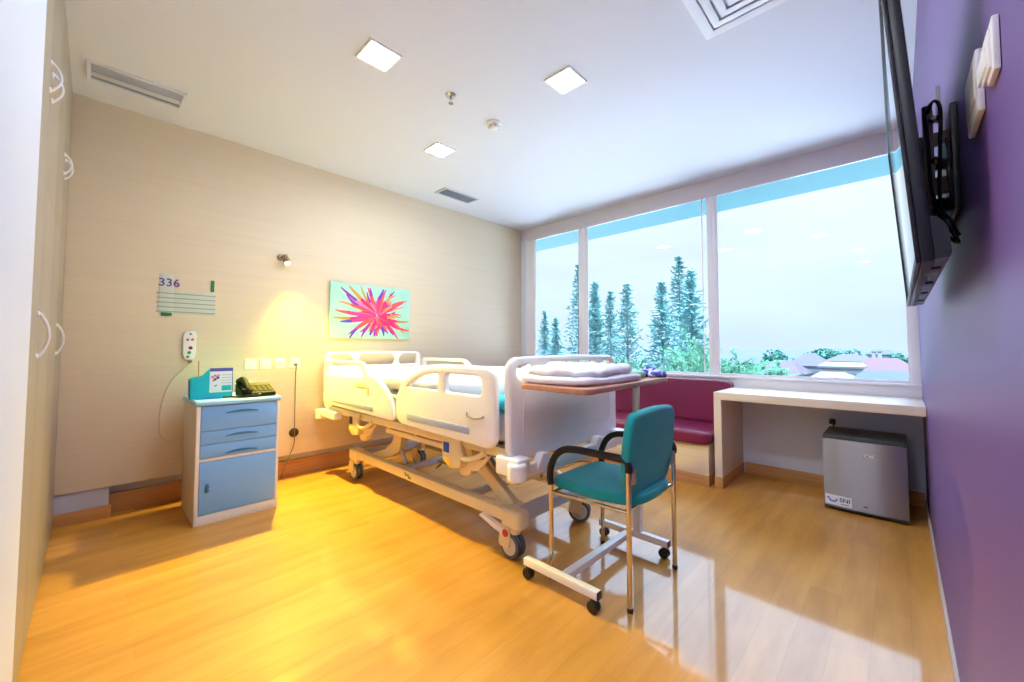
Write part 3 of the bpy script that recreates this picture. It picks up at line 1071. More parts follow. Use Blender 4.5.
def patterned_cloth():
    m = mat('blue_white_print', (58, 74, 176), rough=0.8)
    nt = m.node_tree
    bs = nt.nodes['Principled BSDF']
    tc = nt.nodes.new('ShaderNodeTexCoord')
    v = nt.nodes.new('ShaderNodeTexVoronoi')
    v.inputs['Scale'].default_value = 16
    r = nt.nodes.new('ShaderNodeValToRGB')
    r.color_ramp.interpolation = 'CONSTANT'
    r.color_ramp.elements[0].color = srgb(52, 66, 170)
    e = r.color_ramp.elements.new(0.42)
    e.color = srgb(206, 214, 240)
    e = r.color_ramp.elements.new(0.62)
    e.color = srgb(88, 108, 200)
    r.color_ramp.elements[-1].color = srgb(40, 52, 140)
    nt.links.new(tc.outputs['Object'], v.inputs['Vector'])
    nt.links.new(v.outputs['Distance'], r.inputs['Fac'])
    nt.links.new(r.outputs['Color'], bs.inputs['Base Color'])
    return m


b = BM()
cushion(b, 2.70, 2.915, 2.215, 2.345, 0.982, 1.030, nx=30, p=2.6, flat=0.9, amp=0.028, fr=14, seed=12)
obj('crumpled_cloth', b, patterned_cloth(), None, 'crumpled blue and white patterned cloth at the far end of the overbed table', 'cloth')

# ------------------------------------------------------------------ teal visitor chair
ch = thing('visitor_chair', 'teal upholstered armchair with chrome legs and black armrests', 'chair', (2.81, 1.88, 0))
TR = 0.0115
for y, yb_, yi in ((1.625, 1.653, 1), (2.111, 2.139, -1)):
    b = BM(); tube(b, [(2.606, y, 0.012), (2.606, y, 0.475)], TR, 14)
    lg = obj('leg', b, M['steel'], ch)
    f = BM(); lathe(f, [(0.0125, 0), (0.0135, 0.002), (0.0135, 0.016), (0.012, 0.02)], 14, axis_matrix((2.606, y, 0), (0, 0, 1))); obj('foot_cap', f, M['rubber'], lg)
    b = BM(); tube(b, [(3.018, yb_, 0.012), (3.018, yb_, 0.632)], TR, 14)
    lg = obj('leg', b, M['steel'], ch)
    f = BM(); lathe(f, [(0.0125, 0), (0.0135, 0.002), (0.0135, 0.016), (0.012, 0.02)], 14, axis_matrix((3.018, yb_, 0), (0, 0, 1))); obj('foot_cap', f, M['rubber'], lg)
    b = BM()
    tube(b, [(2.606, y, 0.462), (2.600, y, 0.50), (2.605, y, 0.55), (2.635, y + 0.001, 0.61), (2.685, y + 0.003, 0.647), (2.76, y + 0.008, 0.658), (2.88, y + 0.018, 0.656), (2.975, yb_ - 0.004, 0.655), (3.008, yb_, 0.645), (3.019, yb_, 0.622), (3.018, yb_, 0.60)], 0.0175, 14, smooth=5)
    obj('armrest', b, M['black_soft'], ch)
# seat frame
b = BM()
for y0, y1 in ((1.627, 1.651), (2.109, 2.137)):
    tube(b, [(2.606, y0, 0.425), (3.018, y1, 0.425)], 0.009, 10)
tube(b, [(2.606, 1.625, 0.418), (2.606, 2.111, 0.418)], 0.009, 10)
tube(b, [(3.0, 1.653, 0.425), (3.0, 2.139, 0.425)], 0.009, 10)
obj('seat_frame', b, M['steel'], ch)
b = BM()
tube(b, [(2.600, 1.63, 0.462), (2.52, 1.655, 0.468), (2.482, 1.72, 0.470), (2.475, 1.868, 0.470), (2.482, 2.015, 0.470), (2.52, 2.08, 0.468), (2.600, 2.105, 0.462)], 0.007, 10, smooth=5)
obj('front_loop', b, M['steel'], ch)
# seat and back pads
b = BM()
so = fillet([(2.575, 1.665), (2.86, 1.645), (3.035, 1.70), (3.05, 1.885), (3.035, 2.085), (2.86, 2.135), (2.575, 2.10), (2.56, 1.88)], [0.05, 0.1, 0.12, 0.2, 0.12, 0.1, 0.05, 0.2], 6)
plate(b, so, [], 'xy', 0.459, 0.05, bev=0.018, res=4)
obj('seat', b, M['teal_fabric'], ch)
b = BM()
bo = fillet([(1.675, -0.02), (1.640, 0.10), (1.632, 0.24), (1.655, 0.362), (1.885, 0.378), (2.105, 0.362), (2.128, 0.24), (2.12, 0.10), (2.085, -0.02), (1.885, -0.035)], [0.07, 0.08, 0.1, 0.05, 0.3, 0.05, 0.1, 0.08, 0.07, 0.3], 6)
plate(b, bo, [], 'yz', 0.0, 0.046, bev=0.018, res=4, M=Matrix.Translation((2.990, 0, 0.495)) @ Matrix.Rotation(math.radians(6), 4, 'Y'))
obj('backrest', b, M['teal_fabric'], ch)
for y, s in ((1.653, 1), (2.139, -1)):
    b = BM()
    tube(b, [(3.018, y, 0.60), (3.026, y + s * 0.03, 0.60)], 0.008, 8)
    tube(b, [(3.018, y, 0.56), (3.026, y + s * 0.03, 0.56)], 0.008, 8)
    box(b, 3.018, 3.034, min(y + s * 0.012, y + s * 0.045), max(y + s * 0.012, y + s * 0.045), 0.545, 0.615, bev=0.004)
    obj('back_bracket', b, M['steel_satin'], ch)

# ------------------------------------------------------------------ bedside cabinet
X0, X1, Y0, Y1, HC = 0.10, 0.616, 0.473, 0.953, 0.7965
bc = thing('bedside_cabinet', 'blue and white bedside cabinet with three drawers and a lower door', 'cabinet', ((X0 + X1) / 2, (Y0 + Y1) / 2, 0))
b = BM()
box(b, X0, X1 - 0.004, Y0, Y0 + 0.018, 0.0, HC - 0.028, bev=0.002)
box(b, X0, X1 - 0.004, Y1 - 0.018, Y1, 0.0, HC - 0.028, bev=0.002)
box(b, X0, X0 + 0.012, Y0 + 0.018, Y1 - 0.018, 0.05, HC - 0.028)
box(b, X0, X1 - 0.03, Y0 + 0.018, Y1 - 0.018, 0.05, 0.066)
obj('body', b, M['cab_side'], bc)
b = BM()
box(b, X1 - 0.022, X1, Y0 - 0.001, Y0 + 0.021, 0.0, HC - 0.028, bev=0.003)
box(b, X1 - 0.022, X1, Y1 - 0.016, Y1 + 0.001, 0.0, HC - 0.028, bev=0.003)
box(b, X1 - 0.022, X1 - 0.001, Y0 + 0.018, Y1 - 0.014, 0.0, 0.064, bev=0.003)
box(b, X1 - 0.022, X1 - 0.001, Y0 + 0.018, Y1 - 0.014, 0.408, 0.424, bev=0.002)
obj('front_frame', b, M['cab_white'], bc)
b = BM()
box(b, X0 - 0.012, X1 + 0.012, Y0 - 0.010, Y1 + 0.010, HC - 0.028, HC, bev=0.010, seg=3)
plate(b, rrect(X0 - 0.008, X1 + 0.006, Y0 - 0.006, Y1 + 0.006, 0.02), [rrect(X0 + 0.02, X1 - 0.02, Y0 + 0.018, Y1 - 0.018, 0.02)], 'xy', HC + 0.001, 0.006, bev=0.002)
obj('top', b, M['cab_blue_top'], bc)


def drawer(z0, z1, pz):
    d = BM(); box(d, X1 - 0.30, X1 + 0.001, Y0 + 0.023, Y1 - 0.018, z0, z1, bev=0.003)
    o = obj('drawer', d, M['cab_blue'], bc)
    p = BM()
    yc = (Y0 + Y1) / 2 + 0.012
    n = 12
    top, bot = [], []
    for k in range(n + 1):
        t = -1 + 2 * k / n
        top.append((yc + t * 0.095, pz + 0.014 * (1 - t * t)))
        bot.append((yc + t * 0.095, pz - 0.004 + 0.004 * (1 - t * t)))
    prism(p, top + bot[::-1], 'yz', X1 + 0.0005, X1 + 0.006)
    obj('pull', p, M['cab_pull'], o)


drawer(0.603, 0.765, 0.715)
drawer(0.516, 0.600, 0.560)
drawer(0.427, 0.513, 0.447)
d = BM(); box(d, X1 - 0.02, X1 + 0.001, Y0 + 0.023, Y1 - 0.018, 0.067, 0.405, bev=0.003)
do = obj('door', d, M['cab_blue'], bc)
p = BM()
box(p, X1, X1 + 0.007, 0.528, 0.546, 0.205, 0.262, bev=0.006)
lathe(p, [(0.011, 0), (0.011, 0.010), (0.007, 0.012), (0, 0.012)], 14, axis_matrix((X1 + 0.005, 0.537, 0.245), (1, 0, 0)))
lathe(p, [(0.010, 0), (0.010, 0.010), (0.007, 0.012), (0, 0.012)], 14, axis_matrix((X1 + 0.005, 0.537, 0.220), (1, 0, 0)))
obj('latch_knob', p, M['cab_pull'], do)

# teal holder with leaflet card
ZT = HC + 0.0005
th = thing('leaflet_holder', 'turquoise plastic leaflet holder on top of the bedside cabinet', 'holder', (0.38, 0.58, ZT))
b = BM()
side = fillet([(0.462, ZT), (0.462, 0.930), (0.470, 0.942), (0.535, 0.955), (0.575, 1.0), (0.70, 1.0), (0.70, ZT)], 0.008)
prism(b, side, 'yz', 0.335, 0.339)
prism(b, fillet([(0.462, ZT), (0.462, 0.930), (0.470, 0.940), (0.535, 0.948), (0.570, 0.985), (0.70, 0.985), (0.70, ZT)], 0.008), 'yz', 0.418, 0.422)
box(b, 0.335, 0.422, 0.460, 0.464, ZT, 0.935, bev=0.001)
box(b, 0.335, 0.422, 0.698, 0.702, ZT, 0.99, bev=0.001)
box(b, 0.335, 0.422, 0.462, 0.70, ZT, ZT + 0.005, bev=0.001)
obj('tray', b, M['teal_plastic'], th)
b = BM(); box(b, 0.340, 0.416, 0.4585, 0.4605, 0.815, 0.925, bev=0.001); obj('end_slot', b, M['cab_pull'], th)
cd = thing('calendar_card', 'small white desk card with violet header and pink picture in the turquoise holder', 'card', (0.428, 0.633, 0.84))
b = BM(); box(b, 0.4235, 0.4265, 0.565, 0.700, 0.838, 1.008, bev=0.0005); obj('sheet', b, M['card_white'], cd)
b = BM(); box(b, 0.4265, 0.4275, 0.565, 0.700, 0.985, 1.008); box(b, 0.4265, 0.4275, 0.696, 0.700, 0.845, 0.985); obj('header_band', b, M['card_purple'], cd)
b = BM()
for (y, z, s, mi) in ((0.588, 0.95, 0.014, 0), (0.604, 0.935, 0.016, 1), (0.592, 0.925, 0.011, 0), (0.612, 0.955, 0.010, 0), (0.600, 0.885, 0.007, 1)):
    for k in range(2):
        lathe(b, [(0, 0), (s * 0.62, 0), (0, 0.0004)], 10, axis_matrix((0.4268, y + (k - 0.5) * s, z + (k - 0.5) * s * 0.7), (1, 0, 0)), mi=mi)
box(b, 0.4266, 0.4272, 0.635, 0.692, 0.848, 0.884, mi=2)
for k in range(4):
    box(b, 0.4266, 0.4272, 0.632, 0.690, 0.900 + k * 0.019, 0.903 + k * 0.019, mi=3)
obj('printed_picture', b, [M['pink'], M['purple_ink'], M['teal_plastic'], M['sign_line']], cd)
pn = BM(); tube(pn, [(0.36, 0.515, 0.81), (0.352, 0.512, 1.06)], 0.0032, 8)
obj('pencil', pn, mat('pink_pencil', (206, 140, 120), rough=0.5), None, 'thin pinkish pencil standing upright in the turquoise holder', 'pencil')

# desk telephone
ph = thing('desk_telephone', 'dark desk telephone with handset on the bedside cabinet', 'telephone', (0.45, 0.83, ZT))
T = Matrix.Translation((0.45, 0.84, ZT + 0.0045)) @ Matrix.Scale(1.18, 4)
b = BM()
t = BM(); prism(t, fillet([(-0.085, 0), (0.085, 0), (0.085, 0.022), (-0.075, 0.070), (-0.085, 0.066)], 0.006), 'xz', -0.09, 0.09)
bmesh.ops.transform(t, matrix=T, verts=t.verts); merge(b, t)
obj('base', b, M['phone'], ph)
ang = math.atan2(0.048, 0.16)
S = T @ Matrix.Translation((0.005, 0, 0.047)) @ Matrix.Rotation(ang, 4, 'Y')
b = BM()
box(b, -0.075, -0.032, -0.025, 0.082, 0, 0.004, bev=0.002, M=S)
obj('display', b, M['phone_screen'], ph)
b = BM()
for i in range(4):
    for j in range(4):
        box(b, -0.022 + i * 0.022, -0.008 + i * 0.022, -0.024 + j * 0.027, -0.005 + j * 0.027, 0, 0.005, bev=0.002, M=S)
obj('keypad', b, M['phone_key'], ph)
hsb = BM()
tube(hsb, [(-0.085, -0.062, 0.082), (-0.06, -0.062, 0.098), (0, -0.062, 0.092), (0.06, -0.062, 0.062), (0.085, -0.062, 0.040)], 0.017, 14, smooth=4)
for xx, zz in ((-0.075, 0.083), (0.072, 0.038)):
    lathe(hsb, [(0.0, 0.016), (0.026, 0.014), (0.030, 0.0), (0.026, -0.012), (0.0, -0.012)], 18, axis_matrix((xx, -0.062, zz), (0.29, 0, 1)))
bmesh.ops.transform(hsb, matrix=T, verts=hsb.verts)
hso = obj('handset', hsb, M['phone'], ph)
cb = BM()
pts = []
for k in range(150):
    s = k / 149
    x = 0.55 + 0.03 * math.sin(s * 5)
    y = 0.62 + 0.20 * s if s < 0.8 else 0.78 + 0.02 * (s - 0.8)
    c = Vector((0.535 + 0.035 * math.sin(s * 3.0), 0.625 + 0.235 * s, ZT + 0.0155))
    a = s * 2 * PI * 24
    pts.append((c.x + 0.007 * math.cos(a), c.y, c.z + 0.006 * math.sin(a)))
tube(cb, pts, 0.0036, 6)
obj('coiled_cord', cb, M['black'], hso)
cb = BM(); tube(cb, [(0.39, 0.935, ZT + 0.015), (0.37, 0.955, ZT + 0.016), (0.35, 0.972, ZT + 0.006), (0.30, 0.990, 0.77), (0.22, 1.0, 0.60), (0.12, 1.0, 0.3)], 0.003, 6, smooth=4); obj('line_cord', cb, M['black'], ph)

# ------------------------------------------------------------------ items on the head wall
sg = thing('room_number_sign', 'pale wall sign reading 336 with green tabs and ruled strips', 'sign', (0.0, 0.48, 1.4))
b = BM()
plate(b, rrect(0.315, 0.655, 1.405, 1.575, 0.004), [], 'yz', 0.002, 0.003, bev=0.0008)
plate(b, rrect(0.318, 0.400, 1.395, 1.700, 0.003), [], 'yz', 0.0032, 0.002, bev=0.0006)
obj('backing_plate', b, M['sign_film'], sg)
b = BM()
for k in range(5):
    z = 1.555 - k * 0.034
    t = BM(); box(t, 0.0035, 0.0062, 0.300 + 0.006 * (k % 2), 0.655, z - 0.003, z + 0.003, bev=0.0008); merge(b, t)
obj('ruled_strips', b, M['sign_line'], sg)
b = BM()
text(b, '336', 0.082, Matrix.Translation((0.006, 0.372, 1.632)) @ Matrix(((0, 0, 1, 0), (1, 0, 0, 0), (0, 1, 0, 0), (0, 0, 0, 1))), bold=0.0006, spacing=1.02)
obj('number', b, M['purple_ink'], sg)
b = BM()
box(b, 0.003, 0.007, 0.622, 0.645, 1.590, 1.680, bev=0.001)
box(b, 0.004, 0.008, 0.330, 0.392, 1.388, 1.412, bev=0.001)
obj('green_tabs', b, M['green'], sg)

nc = thing('nurse_call_handset', 'white nurse call handset with coloured buttons hanging on the head wall', 'nurse call handset', (0.0, 0.50, 1.05))
b = BM()
plate(b, fillet([(0.474, 1.062), (0.462, 1.10), (0.459, 1.24), (0.470, 1.275), (0.530, 1.282), (0.541, 1.25), (0.539, 1.10), (0.528, 1.058)], 0.025, 6), [], 'yz', 0.013, 0.024, bev=0.007, res=3)
obj('shell', b, M['white_plastic'], nc)
def btn(y, z, r, m, sy=1.0, nm='button', lab=None):
    b = BM(); lathe(b, [(0, 0), (r, 0), (r * 0.9, 0.003), (0, 0.004)], 16, axis_matrix((0.0248, y, z), (1, 0, 0)))
    obj(nm, b, m, nc, label=lab)
btn(0.505, 1.255, 0.008, M['blue_button'], lab='slate button at the top')
btn(0.489, 1.212, 0.010, M['orange_button'], lab='orange button')
btn(0.517, 1.214, 0.010, M['orange_button'], lab='orange button')
btn(0.507, 1.150, 0.013, M['red_button'], lab='maroon button')
btn(0.500, 1.115, 0.012, M['green_button'], lab='green button')
btn(0.492, 1.083, 0.010, M['blue_button'], lab='slate button at the bottom')
b = BM(); box(b, 0.002, 0.02, 0.500, 0.520, 1.036, 1.058, bev=0.004); obj('cord_clip', b, M['brass'], nc)
b = BM()
tube(b, [(0.012, 0.51, 1.04), (0.014, 0.47, 0.99), (0.008, 0.40, 0.90), (0.006, 0.355, 0.75), (0.006, 0.345, 0.60), (0.008, 0.36, 0.50), (0.02, 0.41, 0.465), (0.05, 0.452, 0.49)], 0.0035, 8, smooth=5)
obj('cord', b, M['cord_pale'], nc)

SOCK = 'switch and socket plates on the head wall'
def wall_plate(y, kind, label):
    t = thing('wall_socket', label, 'wall socket', (0.0, y, 1.015), group=SOCK)
    b = BM(); plate(b, rrect(y - 0.044, y + 0.044, 0.970, 1.058, 0.008), [], 'yz', 0.0045, 0.009, bev=0.003); obj('face_plate', b, M['white_plastic'], t)
    b = BM()
    plate(b, rrect(y - 0.030, y + 0.030, 0.984, 1.044, 0.005), [], 'yz', 0.0095, 0.003, bev=0.001)
    o = obj('insert', b, M['white_plastic'], t)
    if kind == 'socket':
        c = BM()
        for (dy, dz, a) in ((0, 0.012, 0), (-0.011, -0.008, 0.5), (0.011, -0.008, -0.5)):
            box(c, -0.0005, 0.0012, -0.003, 0.003, -0.009, 0.009, M=Matrix.Translation((0.0108, y + dy, 1.014 + dz)) @ Matrix.Rotation(a, 4, 'X'))
        obj('slots', c, M['bed_dark'], o)
    return t


wall_plate(0.905, 'blank', 'leftmost of the four white wall plates, a blank one')
wall_plate(1.015, 'blank', 'second white wall plate from the left, a blank one')
wall_plate(1.129, 'socket', 'third white wall plate from the left, with open socket slots')
wall_plate(1.246, 'blank', 'rightmost white wall plate, with the cord plugged in')
pc = thing('power_cord', 'thin grey cord hanging from the rightmost wall plate', 'cord', (0.02, 1.25, 0.1))
b = BM(); lathe(b, [(0.0, 0), (0.014, 0), (0.014, 0.016), (0.008, 0.026), (0, 0.026)], 14, axis_matrix((0.011, 1.250, 1.005), (1, 0, 0))); obj('plug', b, M['cord_grey'], pc)
b = BM(); tube(b, [(0.030, 1.250, 1.005), (0.034, 1.250, 0.985), (0.022, 1.251, 0.93), (0.016, 1.252, 0.70), (0.016, 1.252, 0.45), (0.016, 1.250, 0.30), (0.020, 1.20, 0.17), (0.012, 1.17, 0.09), (-0.02, 1.16, 0.012)], 0.0038, 8, smooth=5); obj('cable', b, M['cord_grey'], pc)
b = BM(); lathe(b, [(0.0, 0.0), (0.040, 0.0), (0.040, 0.004), (0.030, 0.010), (0.0, 0.010)], 26, axis_matrix((0.0, 1.252, 0.40), (1, 0, 0)))
obj('cable_grommet', b, M['brown'], None, 'round dark brown cable grommet low on the head wall', 'grommet', base=(0.0, 1.252, 0.36))

# reading lamp
LP = Vector((0.055, 1.135, 1.935))
rl = thing('wall_reading_lamp', 'small nickel reading spotlight shining down on the head wall', 'wall lamp', (0.0, 1.12, 1.93))
b = BM(); lathe(b, [(0, 0), (0.030, 0), (0.030, 0.008), (0.022, 0.014), (0, 0.014)], 24, axis_matrix((0.0, 1.115, 1.945), (1, 0, 0))); obj('wall_mount', b, M['brass'], rl)
b = BM(); tube(b, [(0.012, 1.115, 1.945), (0.04, 1.115, 1.945), (0.055, 1.122, 1.940)], 0.008, 10, smooth=3); obj('arm', b, M['brass'], rl)
dirv = Vector((0.54, 0.13, -0.83)).normalized()
b = BM(); lathe(b, [(0.0, -0.03), (0.012, -0.03), (0.024, -0.022), (0.026, 0.0), (0.030, 0.062), (0.026, 0.062), (0.020, 0.030), (0.0, 0.028)], 24, axis_matrix(LP, dirv)); obj('lamp_head', b, M['brass'], rl)
b = BM(); lathe(b, [(0.0, 0.054), (0.0225, 0.054), (0.018, 0.061), (0.0, 0.064)], 20, axis_matrix(LP, dirv)); obj('bulb', b, M['bulb'], rl)

# painting
pt = thing('flower_picture', 'frameless canvas painting of a bright pink radiating flower above the bed', 'painting', (0.0, 1.955, 1.25))
PY0, PY1, PZ0, PZ1 = 1.535, 2.395, 1.245, 1.785
pm = mat('mint_canvas', (172, 226, 208), rough=0.7, vary=0.10, vscale=5)
b = BM(); box(b, 0.002, 0.030, PY0, PY1, PZ0, PZ1, bev=0.003); obj('canvas', b, pm, pt)
PC = [(232, 34, 118), (244, 92, 72), (250, 150, 96), (150, 50, 190), (96, 60, 196), (252, 130, 186), (198, 150, 60), (240, 60, 150)]
pmats = [mat('petal_paint_%d' % i, c, rough=0.6) for i, c in enumerate(PC)]
b = BM()
rng = random.Random(5)
cyy, czz = 2.015, 1.478
layer = 0
INNER = [0, 0, 7, 1, 5, 1, 0, 2]
OUTER = [3, 4, 1, 2, 4, 7, 6, 3]
for k in range(64):
    a = 2 * PI * k / 64 + rng.uniform(-0.07, 0.07)
    ca, sa = math.cos(a), math.sin(a)
    lim = min((PY1 - 0.015 - cyy) / max(ca, 1e-3) if ca > 0 else (cyy - PY0 - 0.015) / max(-ca, 1e-3), (PZ1 - 0.012 - czz) / max(sa, 1e-3) if sa > 0 else (czz - PZ0 - 0.012) / max(-sa, 1e-3))
    ln = min(0.46, lim * rng.uniform(0.74, 0.98))
    if k % 3 == 0:
        ln *= 0.62
    wdt = rng.uniform(0.009, 0.020)
    bend = rng.uniform(-0.28, 0.28)
    mi, mo_ = rng.choice(INNER), rng.choice(OUTER)
    L_, R_ = [], []
    layer += 1
    xz = 0.0303 + 0.00003 * layer
    n = 16
    for i in range(n + 1):
        t = i / n
        r = 0.015 + (ln - 0.015) * t
        aa = a + bend * t * t
        py, pz = cyy + r * math.cos(aa), czz + r * math.sin(aa)
        py = min(max(py, PY0 + 0.008), PY1 - 0.008); pz = min(max(pz, PZ0 + 0.006), PZ1 - 0.006)
        w = wdt * math.sin(PI * min(1, 0.12 + 0.84 * t)) ** 0.6
        L_.append(b.verts.new((xz, py - math.sin(aa) * w, pz + math.cos(aa) * w)))
        R_.append(b.verts.new((xz, py + math.sin(aa) * w, pz - math.cos(aa) * w)))
    cut = rng.uniform(0.45, 0.75)
    for i in range(n):
        f = b.faces.new((L_[i], R_[i], R_[i + 1], L_[i + 1])); f.material_index = mi if i / n < cut else mo_
for k in range(26):
    a, r = rng.uniform(0, 2 * PI), rng.uniform(0, 0.05)
    lathe(b, [(0, 0), (0.007, 0), (0, 0.0006)], 8, axis_matrix((0.0325, cyy + r * math.cos(a), czz + r * math.sin(a)), (1, 0, 0)), mi=rng.choice([3, 4, 5, 7]))
bmesh.ops.recalc_face_normals(b, faces=b.faces)
obj('painted_petals', b, pmats, pt, smooth=0)

# ------------------------------------------------------------------ bench and desk below the window
be = thing('window_bench', 'pale wooden window bench base under the burgundy cushions', 'bench', (1.4, 3.9, 0))
b = BM(); box(b, 0.03, 2.728, 3.57, 4.215, 0.088, 0.342, bev=0.003); obj('bench_box', b, M['bench_wood'], be)
b = BM(); box(b, 0.03, 2.730, 3.566, 4.215, 0.0, 0.088, bev=0.002); obj('plinth', b, M['base_wood_x'], be)
b = BM(); cushion(b, 0.03, 2.752, 3.515, 4.10, 0.343, 0.450, nx=30, p=16, flat=0.35)
obj('seat_cushion', b, M['magenta'], None, 'burgundy vinyl seat cushion on the window bench', 'cushion')
b = BM(); cushion(b, 0.03, 2.762, 4.085, 4.205, 0.451, 0.845, nx=30, p=26, flat=0.7)
obj('back_cushion', b, M['magenta'], None, 'burgundy vinyl back cushion leaning below the window sill', 'cushion')

dk = thing('window_desk', 'pale oak desk shelf with one side panel under the window', 'desk', (3.38, 3.9, 0))
b = BM(); box(b, 2.766, W - 0.002, 3.60, 4.218, 0.722, 0.784, bev=0.003); obj('desk_top', b, M['desk_wood'], dk)
b = BM(); box(b, 2.766, 2.824, 3.60, 4.218, 0.088, 0.722, bev=0.003); obj('side_panel', b, M['desk_wood_v'], dk)
b = BM(); box(b, 2.763, 2.827, 3.597, 4.219, 0.0, 0.088, bev=0.002); obj('plinth', b, M['base_wood_x'], dk)

# ------------------------------------------------------------------ mini fridge
FX0, FX1, FY0 = 3.474, 3.914, 3.665
fr = thing('mini_fridge', 'small stainless steel bar fridge standing under the desk', 'fridge', ((FX0 + FX1) / 2, 3.9, 0))
b = BM()
box(b, FX0 + 0.004, FX1 - 0.004, FY0 + 0.045, 4.13, 0.018, 0.520, bev=0.006)
box(b, FX0, FX1, FY0 + 0.03, 4.10, 0.505, 0.528, bev=0.008)
obj('body', b, M['fridge_dark'], fr)
b = BM()
n = 24
A = []
for k in range(n + 1):
    t = -1 + 2 * k / n
    A.append((FX0 + 0.002 + (FX1 - FX0 - 0.004) * k / n, FY0 + 0.016 * abs(t) ** 3.0))
poly = A + [(FX1 - 0.002, FY0 + 0.04), (FX0 + 0.002, FY0 + 0.04)]
prism(b, poly, 'xy', 0.034, 0.503)
obj('door', b, M['brushed'], fr, smooth=30)
b = BM(); box(b, FX0 + 0.002, FX1 - 0.002, FY0 + 0.018, FY0 + 0.05, 0.014, 0.036, bev=0.004); obj('door_trim', b, M['fridge_dark'], fr)
b = BM(); box(b, FX0 + 0.001, FX1 - 0.001, FY0 + 0.012, FY0 + 0.05, 0.500, 0.512, bev=0.003); obj('door_trim', b, M['fridge_dark'], fr)
b = BM()
for x in (FX0 + 0.04, FX1 - 0.03):
    for y in (FY0 + 0.07, 4.08):
        lathe(b, [(0.014, 0), (0.016, 0.004), (0.012, 0.02)], 12, axis_matrix((x, y, 0), (0, 0, 1)))
obj('feet', b, M['black'], fr)
XZ = lambda x, y, z: Matrix.Translation((x, y, z)) @ Matrix.Rotation(PI / 2, 4, 'X')
b = BM()
plate(b, rrect(3.695, 3.760, 0.398, 0.428, 0.009), [], 'xz', FY0 - 0.0005, 0.004, bev=0.001, mi=0)
plate(b, rrect(3.697, 3.758, 0.400, 0.426, 0.008), [rrect(3.701, 3.754, 0.404, 0.422, 0.006)], 'xz', FY0 - 0.003, 0.002, bev=0.0005, mi=1)
box(b, 3.709, 3.729, FY0 - 0.0035, FY0 - 0.002, 0.4095, 0.4165, mi=1)
box(b, 3.733, 3.746, FY0 - 0.0035, FY0 - 0.002, 0.4095, 0.4135, mi=1)
obj('badge', b, [M['white_plastic'], M['fridge_dark']], fr)
b = BM()
def door_y(x):
    t = (x - (FX0 + FX1) / 2) / ((FX1 - FX0) / 2)
    return FY0 + 0.016 * abs(t) ** 3.0
N = 8
fs = []
for k in range(N + 1):
    x = 3.482 + (3.628 - 3.482) * k / N
    fs.append((b.verts.new((x, door_y(x) - 0.0012, 0.042)), b.verts.new((x, door_y(x) - 0.0012, 0.112))))
for p, q in zip(fs, fs[1:]):
    b.faces.new((p[0], q[0], q[1], p[1]))
text(b, 'SNI', 0.040, XZ(3.592, door_y(3.592) - 0.003, 0.083), mi=1, bold=0.0004)
box(b, 3.570, 3.612, door_y(3.59) - 0.003, door_y(3.59) - 0.0025, 0.054, 0.058, mi=2)
for (x, z, a) in ((3.500, 0.086, -0.6), (3.510, 0.074, -0.9), (3.522, 0.066, -0.2), (3.535, 0.068, 0.5), (3.546, 0.080, 0.9)):
    box(b, -0.008, 0.008, -0.0006, 0.0006, -0.005, 0.005, bev=0.0005, mi=3, M=Matrix.Translation((x, door_y(x) - 0.003, z)) @ Matrix.Rotation(a, 4, 'Y'))
obj('energy_sticker', b, [M['card_white'], M['black'], M['green'], mat('sticker_blue', (60, 130, 200), rough=0.5)], fr, smooth=0)
b = BM(); box(b, 3.690, 3.712, FY0 - 0.002, FY0 + 0.002, 0.066, 0.074, bev=0.0008); obj('door_mark', b, M['fridge_dark'], fr)
wp = thing('fridge_plug', 'black plug with cord on the wall just behind the bar fridge', 'plug', (3.482, 4.20, 0.53))
b = BM(); box(b, 3.464, 3.506, 4.170, 4.2195, 0.530, 0.575, bev=0.012); obj('plug_body', b, M['black'], wp)
b = BM(); tube(b, [(3.492, 4.172, 0.55), (3.498, 4.158, 0.535), (3.490, 4.156, 0.50), (3.485, 4.17, 0.42), (3.49, 4.18, 0.2), (3.52, 4.17, 0.03)], 0.006, 8, smooth=4); obj('cord', b, M['black'], wp)

# ------------------------------------------------------------------ wall mounted TV
tv = thing('wall_tv', 'flat black television tilted forward on the purple wall', 'television', (3.94, 1.52, 1.30))
TM = Matrix.Translation((3.925, 0, 1.300)) @ Matrix.Rotation(math.radians(-3.5), 4, 'Y')
TY0, TY1, TH = 1.0, 2.05, 0.585
b = BM()
box(b, 0.002, 0.020, TY0, TY1, 0.0, TH, bev=0.004, M=TM)
obj('shell', b, M['tv_bezel'], tv)
b = BM(); box(b, -0.0005, 0.003, TY0 + 0.004, TY1 - 0.004, 0.008, TH - 0.004, bev=0.001, M=TM); obj('screen', b, M['tv_screen'], tv)
b = BM()
plate(b, rrect(TY0, TY1, 0.0, TH, 0.004), [rrect(TY0 + 0.010, TY1 - 0.010, 0.014, TH - 0.010, 0.002)], 'yz', -0.0015, 0.006, bev=0.001, M=TM)
obj('bezel', b, M['tv_bezel'], tv)
b = BM()
prism(b, fillet([(0.018, 0.003), (0.038, 0.003), (0.041, 0.012), (0.040, 0.058), (0.028, 0.078), (0.018, 0.080)], 0.006), 'xz', TY0 + 0.004, TY1 - 0.004)
prism(b, fillet([(0.018, 0.07), (0.030, 0.08), (0.034, 0.16), (0.030, 0.34), (0.018, 0.36)], 0.006), 'xz', TY0 + 0.22, TY1 - 0.22)
bmesh.ops.transform(b, matrix=TM, verts=b.verts)
obj('rear_housing', b, M['black'], tv)
for y in (1.16, 1.40, 1.64, 1.88):
    b = BM()
    box(b, 0.010, 0.032, y - 0.05, y + 0.05, 0.0, 0.004, bev=0.0008, M=TM)
    obj('speaker_slot', b, M['black'], tv)

